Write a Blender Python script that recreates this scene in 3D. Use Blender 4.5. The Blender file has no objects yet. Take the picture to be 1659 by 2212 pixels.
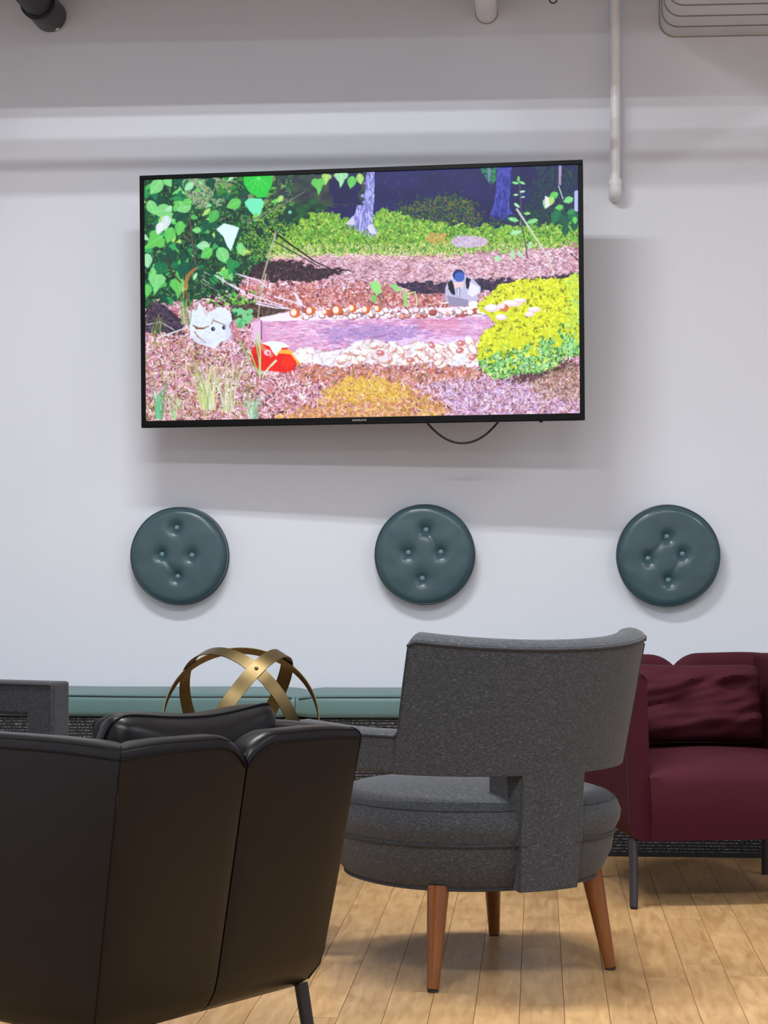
import bpy, bmesh, math, random
import numpy as np
from mathutils import Vector, Matrix, noise as mnoise
random.seed(7)
PI = math.pi
SC = bpy.context.scene
COL = SC.collection

# ------------------------------------------------------------------ camera
F = 4300.0            # focal length in pixels of the 1659 x 2212 frame
CAMH, D = 0.90, 6.37  # camera height, distance to the back wall (wall face is y = 0)
PSI = math.atan(332 / F)
cd = bpy.data.cameras.new('camera'); cam = bpy.data.objects.new('camera', cd); COL.objects.link(cam)
cam.location = (0, -D, CAMH); cam.rotation_euler = (PI / 2, 0, PSI)
cd.sensor_fit = 'VERTICAL'; cd.sensor_height = 24; cd.lens = 24 * F / 2212
cd.shift_y = 94 / 2212
cd.clip_start = 0.05
SC.camera = cam

# ------------------------------------------------------------------ world, lights, exposure
w = bpy.data.worlds.new('world'); SC.world = w; w.use_nodes = True
w.node_tree.nodes['Background'].inputs[0].default_value = (0.8, 0.85, 1, 1)
w.node_tree.nodes['Background'].inputs[1].default_value = 0.05

def area(name, loc, rot, sx, sy, power, color=(1, 1, 1)):
    l = bpy.data.lights.new(name, 'AREA'); l.shape = 'RECTANGLE'; l.size = sx; l.size_y = sy
    l.energy = power; l.color = color
    o = bpy.data.objects.new(name, l); o.location = loc; o.rotation_euler = rot; COL.objects.link(o)
    return o
area('strip_light', (-0.85, -2.09, 3.12), (0, 0, 0), 1.1, 0.035, 36, (0.93, 0.955, 0.97))
area('strip_light', (-0.85, -2.21, 3.12), (0, 0, 0), 1.1, 0.035, 36, (0.93, 0.955, 0.97))
area('strip_light', (-0.3, -5.0, 3.12), (0, 0, 0), 2.4, 0.28, 121, (0.89, 0.94, 0.98))
area('strip_light', (-0.6, -8.2, 3.12), (0, 0, 0), 3.6, 0.3, 97, (0.89, 0.94, 0.98))
area('strip_light', (2.2, -3.4, 3.12), (0, 0, PI / 2), 2.4, 0.12, 42, (0.89, 0.94, 0.98))
dl = area('downlight', (0.35, -1.80, 3.12), (0, 0, 0), 0.9, 0.25, 12, (1.0, 0.98, 0.96)); dl.data.spread = math.radians(62)
SC.view_settings.view_transform = 'Standard'
SC.view_settings.look = 'None'
SC.view_settings.gamma = 1
SC.view_settings.use_curve_mapping = False
SC.view_settings.exposure = 0.0

# ------------------------------------------------------------------ placing: distances measured from the camera
CP, SP = math.cos(PSI), math.sin(PSI)
def W(X, Z, z=0.0):
    return Vector((X * CP - Z * SP, -D + X * SP + Z * CP, z))
def yplane(px, py, y):
    k = (px - 829.5) / F
    Z = (y + D) / (CP + k * SP)
    return W(k * Z, Z, CAMH + (1200 - py) * Z / F)
def facing(fx, fz):
    "rotation about z that turns local +y to the direction (fx, fz) seen from the camera"
    return math.atan2(-fx, fz) + PSI

# ------------------------------------------------------------------ materials
def mat(name, color, rough=0.6, metal=0.0, var=0.06, scale=6.0, bump=0.0, bscale=40.0, detail=3.0,
        sheen=0.0, coat=0.0, spec=0.5, stretch=None, color2=None):
    m = bpy.data.materials.new(name); m.use_nodes = True
    nt = m.node_tree; N = nt.nodes; L = nt.links; b = N['Principled BSDF']
    b.inputs['Roughness'].default_value = rough; b.inputs['Metallic'].default_value = metal
    b.inputs['Specular IOR Level'].default_value = spec
    b.inputs['Sheen Weight'].default_value = sheen; b.inputs['Coat Weight'].default_value = coat
    tc = N.new('ShaderNodeTexCoord'); mp = N.new('ShaderNodeMapping')
    if stretch: mp.inputs['Scale'].default_value = stretch
    L.new(tc.outputs['Object'], mp.inputs[0])
    nz = N.new('ShaderNodeTexNoise'); nz.inputs['Scale'].default_value = scale; nz.inputs['Detail'].default_value = detail
    L.new(mp.outputs[0], nz.inputs['Vector'])
    cr = N.new('ShaderNodeValToRGB')
    c = color; c2 = color2
    if c2 is None:
        a = tuple(max(0, v * (1 - var)) for v in c); d = tuple(min(1, v * (1 + var)) for v in c)
    else: a, d = c, c2
    cr.color_ramp.elements[0].position = 0.3; cr.color_ramp.elements[1].position = 0.7
    cr.color_ramp.elements[0].color = (*a, 1); cr.color_ramp.elements[1].color = (*d, 1)
    L.new(nz.outputs[0], cr.inputs[0]); L.new(cr.outputs[0], b.inputs['Base Color'])
    if bump > 0:
        n2 = N.new('ShaderNodeTexNoise'); n2.inputs['Scale'].default_value = bscale; n2.inputs['Detail'].default_value = 4
        L.new(mp.outputs[0], n2.inputs['Vector'])
        bp = N.new('ShaderNodeBump'); bp.inputs['Strength'].default_value = bump; bp.inputs['Distance'].default_value = 0.002
        L.new(n2.outputs[0], bp.inputs['Height']); L.new(bp.outputs[0], b.inputs['Normal'])
    return m
def srgb(r, g, b):
    f = lambda v: (v / 255 / 12.92) if v <= 10 else ((v / 255 + 0.055) / 1.055) ** 2.4
    return (f(r), f(g), f(b))

M_wall = mat('wall_paint', srgb(216, 219, 228), 0.62, var=0.012, scale=1.3, bump=0.12, bscale=180)
M_ceil = mat('ceiling_paint', srgb(200, 200, 203), 0.8, var=0.02)
M_pipe = mat('painted_pipe', srgb(232, 231, 234), 0.38, var=0.04, scale=9, bump=0.15, bscale=60)
M_duct = mat('duct_paint', srgb(206, 206, 210), 0.5, var=0.04, scale=9, bump=0.15, bscale=60)
M_ductseam = mat('duct_seam', srgb(120, 118, 120), 0.7, var=0.2, scale=30)
M_caulk = mat('caulk', srgb(150, 143, 128), 0.8, var=0.2, scale=25)
M_blackpipe = mat('black_pipe', srgb(17, 16, 24), 0.45, var=0.15, scale=12, spec=0.3)
M_blackcoll = mat('black_fitting', srgb(6, 6, 9), 0.35, spec=0.3, var=0.1, scale=12)
M_bezel = mat('tv_bezel', srgb(8, 8, 10), 0.35, spec=0.12, var=0.05)
M_tvback = mat('tv_back', srgb(30, 30, 33), 0.6, var=0.05)
M_cable = mat('cable_rubber', srgb(18, 17, 20), 0.4, var=0.05)
M_logo = mat('logo_print', srgb(190, 190, 195), 0.4, var=0.02)
M_teal = mat('teal_vinyl', srgb(58, 82, 90), 0.30, var=0.05, scale=9, bump=0.10, bscale=30, coat=0.05)
M_tealb = mat('teal_button', srgb(92, 122, 128), 0.35, var=0.04)
M_tealp = mat('teal_piping', srgb(36, 58, 66), 0.3, var=0.04)
M_bench = mat('bench_vinyl', srgb(88, 120, 120), 0.42, var=0.04, scale=4, bump=0.1, bscale=8)
M_benchp = mat('bench_piping', srgb(30, 46, 48), 0.4, var=0.04)
M_leather = mat('black_leather', srgb(9, 7, 10), 0.34, var=0.10, scale=5, bump=0.22, bscale=22, coat=0.0, spec=0.23)
M_leatherp = mat('black_leather_piping', srgb(6, 5, 7), 0.5, var=0.05, spec=0.1)
M_seam = mat('seam_thread', srgb(9, 8, 9), 0.85, spec=0.1)
M_red = mat('burgundy_fabric', srgb(64, 21, 33), 0.8, spec=0.15, var=0.07, scale=5, bump=0.3, bscale=30, sheen=0.0)
M_redp = mat('burgundy_piping', srgb(40, 13, 21), 0.6, var=0.05)
M_metal = mat('dark_metal_leg', srgb(62, 60, 64), 0.35, metal=0.4, var=0.05)
M_blackleg = mat('black_leg', srgb(18, 17, 22), 0.35, var=0.05)
M_legwood = mat('leg_wood', srgb(104, 54, 15), 0.36, scale=14, stretch=(3, 3, 0.35), color2=srgb(124, 70, 23), coat=0.25)
M_foot = mat('glide', srgb(35, 30, 28), 0.5)
M_brass = mat('brass', srgb(86, 74, 50), 0.40, metal=0.95, scale=9, color2=srgb(118, 101, 68), bump=0.05, bscale=60)
M_rivet = mat('rivet', srgb(90, 78, 52), 0.35, metal=0.9)
M_tabletop = mat('dark_table', srgb(58, 52, 50), 0.4, scale=8, var=0.1)

def fabric(name, c0, c1, c2, k=1.0):
    m = bpy.data.materials.new(name); m.use_nodes = True
    nt = m.node_tree; N = nt.nodes; L = nt.links; b = N['Principled BSDF']
    b.inputs['Roughness'].default_value = 0.85; b.inputs['Sheen Weight'].default_value = 0.12
    tc = N.new('ShaderNodeTexCoord')
    def nz(sc, stretch, det=2):
        mp = N.new('ShaderNodeMapping'); mp.inputs['Scale'].default_value = stretch
        L.new(tc.outputs['Object'], mp.inputs[0])
        n = N.new('ShaderNodeTexNoise'); n.inputs['Scale'].default_value = sc; n.inputs['Detail'].default_value = det
        L.new(mp.outputs[0], n.inputs['Vector']); return n
    a = nz(150 * k, (0.55, 0.55, 4.2), 3)
    v = nz(150 * k, (3.0, 3.0, 0.6), 2)
    add = N.new('ShaderNodeMath'); add.operation = 'MULTIPLY_ADD'; add.inputs[1].default_value = 0.36
    L.new(v.outputs[0], add.inputs[0])
    m2 = N.new('ShaderNodeMath'); m2.operation = 'MULTIPLY'; m2.inputs[1].default_value = 0.64
    L.new(a.outputs[0], m2.inputs[0]); L.new(m2.outputs[0], add.inputs[2])
    cr = N.new('ShaderNodeValToRGB'); e = cr.color_ramp.elements
    e[0].position = 0.38; e[0].color = (*c0, 1); e[1].position = 0.54; e[1].color = (*c1, 1)
    x = e.new(0.68); x.color = (*c2, 1)
    L.new(add.outputs[0], cr.inputs[0]); L.new(cr.outputs[0], b.inputs['Base Color'])
    bp = N.new('ShaderNodeBump'); bp.inputs['Strength'].default_value = 0.5; bp.inputs['Distance'].default_value = 0.0012
    L.new(add.outputs[0], bp.inputs['Height']); L.new(bp.outputs[0], b.inputs['Normal'])
    return m
M_grey = fabric('grey_melange_fabric', srgb(34, 36, 41), srgb(51, 54, 60), srgb(96, 99, 107), 1.5)
M_greyp = fabric('grey_piping_fabric', srgb(22, 23, 28), srgb(36, 38, 44), srgb(60, 62, 68))
M_grey2 = fabric('charcoal_fabric', srgb(27, 28, 35), srgb(41, 43, 51), srgb(78, 80, 90), 1.5)

def woven():
    m = bpy.data.materials.new('woven_base'); m.use_nodes = True
    nt = m.node_tree; N = nt.nodes; L = nt.links; b = N['Principled BSDF']
    b.inputs['Roughness'].default_value = 0.8
    tc = N.new('ShaderNodeTexCoord')
    wv = N.new('ShaderNodeTexWave'); wv.bands_direction = 'Z'; wv.inputs['Scale'].default_value = 34
    wv.inputs['Distortion'].default_value = 0.6
    L.new(tc.outputs['Object'], wv.inputs['Vector'])
    mp = N.new('ShaderNodeMapping'); mp.inputs['Scale'].default_value = (230, 230, 90)
    L.new(tc.outputs['Object'], mp.inputs[0])
    n = N.new('ShaderNodeTexNoise'); n.inputs['Scale'].default_value = 1.0; n.inputs['Detail'].default_value = 2
    L.new(mp.outputs[0], n.inputs['Vector'])
    mu = N.new('ShaderNodeMath'); mu.operation = 'MULTIPLY'; L.new(wv.outputs['Fac'], mu.inputs[0]); L.new(n.outputs[0], mu.inputs[1])
    cr = N.new('ShaderNodeValToRGB'); e = cr.color_ramp.elements
    e[0].position = 0.42; e[0].color = (*srgb(24, 24, 30), 1); e[1].position = 0.66; e[1].color = (*srgb(150, 150, 152), 1)
    L.new(mu.outputs[0], cr.inputs[0]); L.new(cr.outputs[0], b.inputs['Base Color'])
    bp = N.new('ShaderNodeBump'); bp.inputs['Strength'].default_value = 0.6; bp.inputs['Distance'].default_value = 0.003
    L.new(mu.outputs[0], bp.inputs['Height']); L.new(bp.outputs[0], b.inputs['Normal'])
    return m
M_woven = woven()

def plankmat():
    m = bpy.data.materials.new('maple_plank'); m.use_nodes = True
    nt = m.node_tree; N = nt.nodes; L = nt.links; b = N['Principled BSDF']
    b.inputs['Roughness'].default_value = 0.34; b.inputs['Specular IOR Level'].default_value = 0.4
    tc = N.new('ShaderNodeTexCoord'); oi = N.new('ShaderNodeObjectInfo')
    va = N.new('ShaderNodeVectorMath'); va.operation = 'ADD'
    cx = N.new('ShaderNodeCombineXYZ')
    mm = N.new('ShaderNodeMath'); mm.operation = 'MULTIPLY'; mm.inputs[1].default_value = 37.0
    L.new(oi.outputs['Random'], mm.inputs[0]); L.new(mm.outputs[0], cx.inputs[0]); L.new(mm.outputs[0], cx.inputs[2])
    L.new(tc.outputs['Object'], va.inputs[0]); L.new(cx.outputs[0], va.inputs[1])
    def nz(sc, st, det, dist=0.0):
        mp = N.new('ShaderNodeMapping'); mp.inputs['Scale'].default_value = st
        L.new(va.outputs[0], mp.inputs[0])
        n = N.new('ShaderNodeTexNoise'); n.inputs['Scale'].default_value = sc; n.inputs['Detail'].default_value = det
        n.inputs['Distortion'].default_value = dist
        L.new(mp.outputs[0], n.inputs['Vector']); return n
    grain = nz(9, (7, 0.9, 1), 5, 0.6); blot = nz(5, (2.2, 1.0, 1), 3, 0.8)
    cr = N.new('ShaderNodeValToRGB'); e = cr.color_ramp.elements
    e[0].position = 0.30; e[0].color = (*srgb(168, 129, 84), 1); e[1].position = 0.68; e[1].color = (*srgb(193, 157, 111), 1)
    L.new(grain.outputs[0], cr.inputs[0])
    cr2 = N.new('ShaderNodeValToRGB'); e = cr2.color_ramp.elements
    e[0].position = 0.30; e[0].color = (0.74, 0.69, 0.60, 1); e[1].position = 0.50; e[1].color = (1, 1, 1, 1)
    L.new(blot.outputs[0], cr2.inputs[0])
    mx = N.new('ShaderNodeMix'); mx.data_type = 'RGBA'; mx.blend_type = 'MULTIPLY'; mx.inputs[0].default_value = 0.6
    L.new(cr.outputs[0], mx.inputs[6]); L.new(cr2.outputs[0], mx.inputs[7])
    hs = N.new('ShaderNodeHueSaturation')
    mr = N.new('ShaderNodeMapRange'); mr.inputs[3].default_value = 0.90; mr.inputs[4].default_value = 1.10
    L.new(oi.outputs['Random'], mr.inputs[0]); L.new(mr.outputs[0], hs.inputs['Value'])
    L.new(mx.outputs[2], hs.inputs['Color']); L.new(hs.outputs[0], b.inputs['Base Color'])
    return m
M_plank = plankmat()
M_subfloor = mat('gap_dark', srgb(96, 62, 34), 0.9)

# ------------------------------------------------------------------ mesh helpers
def obj(name, verts, faces, m, parent=None, smooth=True, bevel=0.0, seg=3, sub=0, ang=0.6):
    me = bpy.data.meshes.new(name); me.from_pydata([tuple(v) for v in verts], [], [tuple(f) for f in faces])
    bm = bmesh.new(); bm.from_mesh(me); bmesh.ops.recalc_face_normals(bm, faces=bm.faces); bm.to_mesh(me); bm.free()
    me.materials.append(m)
    if smooth:
        me.polygons.foreach_set('use_smooth', [True] * len(me.polygons)); me.set_sharp_from_angle(angle=math.radians(48))
    o = bpy.data.objects.new(name, me); COL.objects.link(o)
    if parent: o.parent = parent
    if bevel > 0:
        b = o.modifiers.new('bevel', 'BEVEL'); b.width = bevel; b.segments = seg; b.limit_method = 'ANGLE'; b.angle_limit = ang
        b.harden_normals = False
    if sub:
        s = o.modifiers.new('sub', 'SUBSURF'); s.levels = sub; s.render_levels = sub
    return o
def box(x0, x1, y0, y1, z0, z1):
    v = [(x, y, z) for z in (z0, z1) for y in (y0, y1) for x in (x0, x1)]
    f = [(0, 1, 3, 2), (4, 6, 7, 5), (0, 4, 5, 1), (2, 3, 7, 6), (0, 2, 6, 4), (1, 5, 7, 3)]
    return v, f
def tube(pts, r, n=8, closed=False, cap=True):
    pts = [Vector(p) for p in pts]; V, Fc = [], []
    rs = r if isinstance(r, (list, tuple)) else [r] * len(pts)
    up = Vector((0, 0, 1)); prev = None
    for i, p in enumerate(pts):
        a = pts[i - 1] if (i > 0 or closed) else p
        b = pts[(i + 1) % len(pts)] if (i < len(pts) - 1 or closed) else p
        t = (b - a).normalized()
        if prev is None:
            u = t.cross(up)
            if u.length < 1e-3: u = t.cross(Vector((1, 0, 0)))
        else:
            u = prev - t * prev.dot(t)
        u.normalize(); prev = u; v = t.cross(u)
        for k in range(n):
            an = 2 * PI * k / n
            V.append(p + (u * math.cos(an) + v * math.sin(an)) * rs[i])
    m = len(pts)
    for i in range(m if closed else m - 1):
        j = (i + 1) % m
        for k in range(n):
            Fc.append((i * n + k, i * n + (k + 1) % n, j * n + (k + 1) % n, j * n + k))
    if cap and not closed:
        Fc.append(tuple(range(n))); Fc.append(tuple(range((m - 1) * n, m * n)))
    return V, Fc
def lathe(profile, n=48, c=(0, 0, 0), plan=None):
    V, Fc = [], []
    for r, z in profile:
        for k in range(n):
            an = 2 * PI * k / n; q = plan(an) if plan else 1
            V.append((c[0] + r * q * math.cos(an), c[1] + r * q * math.sin(an), c[2] + z))
    for i in range(len(profile) - 1):
        for k in range(n):
            Fc.append((i * n + k, i * n + (k + 1) % n, (i + 1) * n + (k + 1) % n, (i + 1) * n + k))
    Fc.append(tuple(range(n))); Fc.append(tuple(range((len(profile) - 1) * n, len(profile) * n)))
    return V, Fc
def merge(*parts):
    V, Fc = [], []
    for v, f in parts:
        o = len(V); V += list(v); Fc += [tuple(i + o for i in g) for g in f]
    return V, Fc
def thing(name, label, cat, loc=(0, 0, 0), rz=0, group=None):
    o = bpy.data.objects.new(name, None); COL.objects.link(o); o.location = loc; o.rotation_euler = (0, 0, rz)
    o.empty_display_size = 0.1
    tag(o, label, cat, group); return o
def tag(o, label, cat, group=None):
    o['label'] = label; o['category'] = cat
    if group: o['group'] = group
    return o
def struct(o): o['kind'] = 'structure'; return o

# ------------------------------------------------------------------ setting
XL, XR, YF, HC = -2.9, 3.1, -9.6, 3.2
struct(obj('wall_back', *box(XL - .1, XR + .1, 0, 0.12, 0, HC), M_wall, smooth=False))
struct(obj('wall_left', *box(XL - .12, XL, YF, 0, 0, HC), M_wall, smooth=False))
struct(obj('wall_right', *box(XR, XR + .12, YF, 0, 0, HC), M_wall, smooth=False))
struct(obj('wall_front', *box(XL - .1, XR + .1, YF - .12, YF, 0, HC), M_wall, smooth=False))
struct(obj('ceiling', *box(XL - .1, XR + .1, YF - .1, 0.1, HC, HC + .1), M_ceil, smooth=False))
floor = struct(obj('floor', *box(XL - .1, XR + .1, YF - .1, 0.1, -0.08, -0.0035), M_subfloor, smooth=False))

# planks, boards running square to the back wall
def floor_pt(px, py):
    Z = F * CAMH / (py - 1200); return W((px - 829.5) / F * Z, Z)
PX0 = floor_pt(1443.8, 2000).x; PW = (floor_pt(1522.6, 2000).x - floor_pt(1365.5, 2000).x) / 2
GAP = 0.0011
rnd = random.Random(3)
lens = [0.55, 0.7, 0.85, 1.0, 1.15, 1.3]
pm = {}
for L_ in lens:
    v, f = box(GAP / 2, PW - GAP / 2, GAP / 6, L_ - GAP / 6, -0.004, 0.0)
    me = bpy.data.meshes.new('plank'); me.from_pydata(v, [], f); me.materials.append(M_plank); pm[L_] = me
count = 0; restV, restF = [], []
i0 = int(math.floor((XL - PX0) / PW)); i1 = int(math.ceil((XR - PX0) / PW))
for i in range(i0, i1):
    x = PX0 + i * PW; y = 0.02 + rnd.random() * 0.6
    while y > YF:
        L_ = rnd.choice(lens); y -= L_
        near = (-1.75 < x < 2.15) and (-5.2 < y + L_ and y < 0)
        jz = rnd.uniform(-0.0003, 0.0003)
        if near and count < 298:
            o = bpy.data.objects.new('plank', pm[L_]); COL.objects.link(o); o.parent = floor
            o.location = (x, min(y, 0.02), jz); count += 1
        else:
            v, f = box(x + GAP / 2, x + PW - GAP / 2, y + GAP / 2, y + L_ - GAP / 2, -0.004, jz)
            restV_o = len(restV); restV += v; restF += [tuple(q + restV_o for q in g) for g in f]
o = obj('plank_field', restV, restF, M_plank, floor, smooth=False); o['kind'] = 'stuff'
print('planks', count, len(restF) // 6)

# overhead beam and conduit of the open ceiling (they throw the bands of shade on the wall)
struct(obj('trim_1', *box(XL, 0.10, -0.92, -0.80, 2.671, 3.2), M_ceil, smooth=False, bevel=0.01))
struct(obj('trim_2', *tube([(XL, -1.25, 2.722), (0.30, -1.25, 2.722)], 0.021, 12), M_pipe))

# ------------------------------------------------------------------ pipes at the top of the wall
# white drop pipe with elbow
pc = yplane(1329, 400, -0.05)
p = thing('drop_pipe', 'slim white pipe running down the wall right of the television and ending in an elbow', 'pipe', (pc.x, -0.05, 0))
obj('pipe_tube', *tube([(0, 0, pc.z), (0, 0, HC)], 0.0160, 20), M_pipe, p)
obj('coupling', *lathe([(0.0165, 0), (0.0215, 0.001), (0.0215, 0.020), (0.0165, 0.022)], 24, (0, 0, pc.z - 0.002)), M_pipe, p, bevel=0.002)
eb = [(0, 0, pc.z + 0.002), (0, 0.000, pc.z - 0.012), (0, 0.006, pc.z - 0.022), (0, 0.018, pc.z - 0.027), (0, 0.05, pc.z - 0.027)]
obj('elbow', *tube(eb, [0.0200, 0.0205, 0.0205, 0.020, 0.019], 20), M_pipe, p)
# round pipe entering the wall
a = yplane(1051, 28, 0)
p = thing('ceiling_pipe', 'short white round pipe end entering the wall above the television', 'pipe', (a.x, 0, a.z))
obj('pipe_tube', *tube([(0, -1.6, 0), (0, -0.002, 0)], 0.034, 28), M_pipe, p)
obj('caulk_ring', *tube([(0.0345 * math.cos(t), -0.003, 0.0345 * math.sin(t)) for t in np.linspace(0, 2 * PI, 28, endpoint=False)], 0.0022, 6, closed=True), M_caulk, p)
# black pipe
a = yplane(110, 36, 0)
p = thing('black_pipe', 'black round pipe with a wider fitting entering the wall at top left', 'pipe', (a.x, 0, a.z))
obj('pipe_tube', *tube([(0, -1.7, 0), (0, -0.16, 0)], 0.0475, 32), M_blackpipe, p)
def ylathe(prof, n=32):
    V, Fc = lathe([(r, 0) for r, _ in prof], n)
    V = [(v[0], prof[i // n][1], v[1]) for i, v in enumerate(V)]
    return V, Fc
obj('pipe_fitting', *ylathe([(0.046, -0.175), (0.0535, -0.172), (0.0535, -0.012), (0.050, -0.001)]), M_blackcoll, p, bevel=0.003)
obj('fitting_rim', *ylathe([(0.0535, -0.178), (0.0565, -0.176), (0.0565, -0.166), (0.0535, -0.164)]), M_blackpipe, p)
obj('white_dot', *lathe([(0.0001, 0.0012), (0.006, 0.001), (0.0075, 0)], 14, (0.026, -0.045, -0.048)), mat('white_spot', srgb(225, 225, 225), 0.6), p).rotation_euler = (0, 0, 0)  # small white disc set on the underside of the fitting
sp = [c for c in p.children if c.name.startswith('white_dot')][0]
sp.data.transform(Matrix.Translation((-0.026, 0.045, 0.048)))
sp.data.transform(Matrix.Rotation(math.radians(150), 4, 'Y'))
sp.location = (0.0535 * math.sin(math.radians(150)), -0.022, 0.0535 * math.cos(math.radians(150)))
# small hanger ring
a = yplane(1195, -1, -0.35)
p = thing('hanger_ring', 'tiny wire hanger ring at the top edge above the television', 'hook', (a.x, -0.35, a.z))
obj('ring', *tube([(0.011 * math.cos(t), 0, 0.011 * math.sin(t)) for t in np.linspace(0, 2 * PI, 24, endpoint=False)], 0.0022, 8, closed=True), M_blackpipe, p)
obj('rod', *tube([(0, 0, 0.010), (0, 0, HC - a.z)], 0.003, 8), M_pipe, p)
# rectangular ribbed duct entering the wall
a = yplane(1425, 80, 0)
p = thing('air_duct', 'wide white ribbed duct with rounded corner entering the wall at top right', 'duct', (a.x, 0, a.z))
def rrect(w_, h_, r, n=8):
    pts = []
    for cx, cz, a0 in ((r, r, PI), (w_ - r, r, 1.5 * PI), (w_ - r, h_ - r, 0), (r, h_ - r, .5 * PI)):
        for k in range(n + 1):
            t = a0 + k / n * PI / 2; pts.append((cx + r * math.cos(t), cz + r * math.sin(t)))
    return pts
def ductmesh(prof, ys, offs):
    V, Fc = [], []; n = len(prof); cx, cz = 0.4, 0.22
    for y, o in zip(ys, offs):
        for (x, z) in prof:
            V.append((x + (o if x > cx else -o), y, z + (o if z > cz else -o)))
    for i in range(len(ys) - 1):
        for k in range(n): Fc.append((i * n + k, i * n + (k + 1) % n, (i + 1) * n + (k + 1) % n, (i + 1) * n + k))
    Fc.append(tuple(range(n))); Fc.append(tuple(range((len(ys) - 1) * n, len(ys) * n)))
    return V, Fc
prof = rrect(0.80, 0.44, 0.052)
ys, offs = [0.0], [0.0]
obj('duct_body', *ductmesh(prof, [0.0, -2.2], [0, 0]), M_duct, p)
for k in range(1, 9):
    y = -0.122 * k
    obj('seam_rib', *ductmesh(prof, [y + .005, y + .003, y - .003, y - .005], [0, .0022, .0022, 0]), M_ductseam, p)
obj('caulk_joint', *ductmesh(prof, [0.0, -0.004], [0.003, 0.001]), M_caulk, p)

# ------------------------------------------------------------------ television
ZL, ZR = 6.194, 5.996
TL = W((303 - 829.5) / F * ZL, ZL, CAMH + (1200 - 377) * ZL / F); TR = W((1261 - 829.5) / F * ZR, ZR, CAMH + (1200 - 347) * ZR / F)
BLp = CAMH + (1200 - 922) * ZL / F
TH = 0.785; TWd = (Vector((TR.x, TR.y)) - Vector((TL.x, TL.y))).length
cx, cy, cz = (TL.x + TR.x) / 2, (TL.y + TR.y) / 2, (TL.z + BLp) / 2 + 0.002
tv = thing('television', 'large flat television on the wall showing a sunny woodland scene with a bird', 'television', (cx, cy, cz), math.atan2(TR.y - TL.y, TR.x - TL.x))
tv.rotation_euler = (0, math.radians(-0.45), math.atan2(TR.y - TL.y, TR.x - TL.x))
hw, hh = TWd / 2, TH / 2
BT, BS, BB = 0.014, 0.0145, 0.0215      # bezel: top, sides, bottom
fr = [box(-hw, hw, 0, .02, hh - BT, hh), box(-hw, hw, 0, .02, -hh, -hh + BB),
      box(-hw, -hw + BS, 0, .02, -hh + BB, hh - BT), box(hw - BS, hw, 0, .02, -hh + BB, hh - BT)]
obj('bezel', *merge(*fr), M_bezel, tv, smooth=False, bevel=0.0015)
obj('back_cover', *merge(box(-hw + .002, hw - .002, .0201, .032, -hh + .002, hh - .002), box(-hw * .72, hw * .72, .0321, .06, -hh * .8, hh * .55)), M_tvback, tv, smooth=False, bevel=0.008)
obj('lower_lip', *tube([(-hw + .01, -0.001, -hh + .004), (hw - .01, -0.001, -hh + .004)], 0.0022, 8), M_bezel, tv)
obj('sensor', *box(hw * .80, hw * .815, .004, .016, -hh - .004, -hh), M_bezel, tv, smooth=False)
# wall mount
def to_tv(x, y, z):      # world -> tv local
    return tv_inv @ Vector((x, y, z))
tv_inv = (Matrix.Translation((cx, cy, cz)) @ tv.rotation_euler.to_matrix().to_4x4()).inverted()
mparts = []
wp = to_tv(cx, -0.001, cz)
q = [tube([(-.10, .06, z), (.02, (wp.y + .06) / 2, z), (.05, wp.y - .03, z)], 0.014, 10) for z in (-.06, .06)]
obj('mount_arm', *merge(*q), M_tvback, tv)
obj('mount_bracket', *merge(box(-.22, .22, .0601, .072, .08, .11), box(-.22, .22, .0601, .072, -.11, -.08), box(-.14, -.11, .0601, .075, -.2, .2), box(.11, .14, .0601, .075, -.2, .2)), M_tvback, tv, smooth=False)
pv, pf = box(cx - .1, cx + .12, -.03, -.001, cz - .15, cz + .15)
obj('wall_plate', [tv_inv @ Vector(v) for v in pv], pf, M_tvback, tv, smooth=False)
# cable loop
def tvx(px): return ((px - 303) / (1267 - 308)) * 2 * hw - hw
x0, x1 = tvx(924), tvx(1075)
cp = [(x0 - .03, .05, -hh + .05)]
for k in range(25):
    t = k / 24; x = x0 + (x1 - x0) * t
    s_ = 2 * t - 1
    cp.append((x, .045 + .03 * t, -hh + .004 - 0.064 * (1 - abs(s_) ** 2.1)))
cp.append((x1 + .02, .075, -hh + .06))
obj('cable', *tube(cp, 0.0034, 8), M_cable, tv)
tc_ = bpy.data.curves.new('logo', 'FONT'); tc_.body = 'SAMSUNG'; tc_.size = 0.0075; tc_.align_x = 'CENTER'; tc_.extrude = 0.0002; tc_.space_character = 1.05
to = bpy.data.objects.new('logo_tmp', tc_); COL.objects.link(to)
bpy.context.view_layer.update()
me = bpy.data.meshes.new_from_object(to.evaluated_get(bpy.context.evaluated_depsgraph_get()))
bpy.data.objects.remove(to)
me.materials.clear(); me.materials.append(M_logo)
lo = bpy.data.objects.new('logo', me); COL.objects.link(lo); lo.parent = tv
lo.rotation_euler = (PI / 2, 0, 0); lo.location = (0.0, -0.0006, -hh + .0095); lo.scale = (1.25, 1, 1)

# ---- the moving picture: painted pixel by pixel by code, carried as colours on a fine grid

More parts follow.
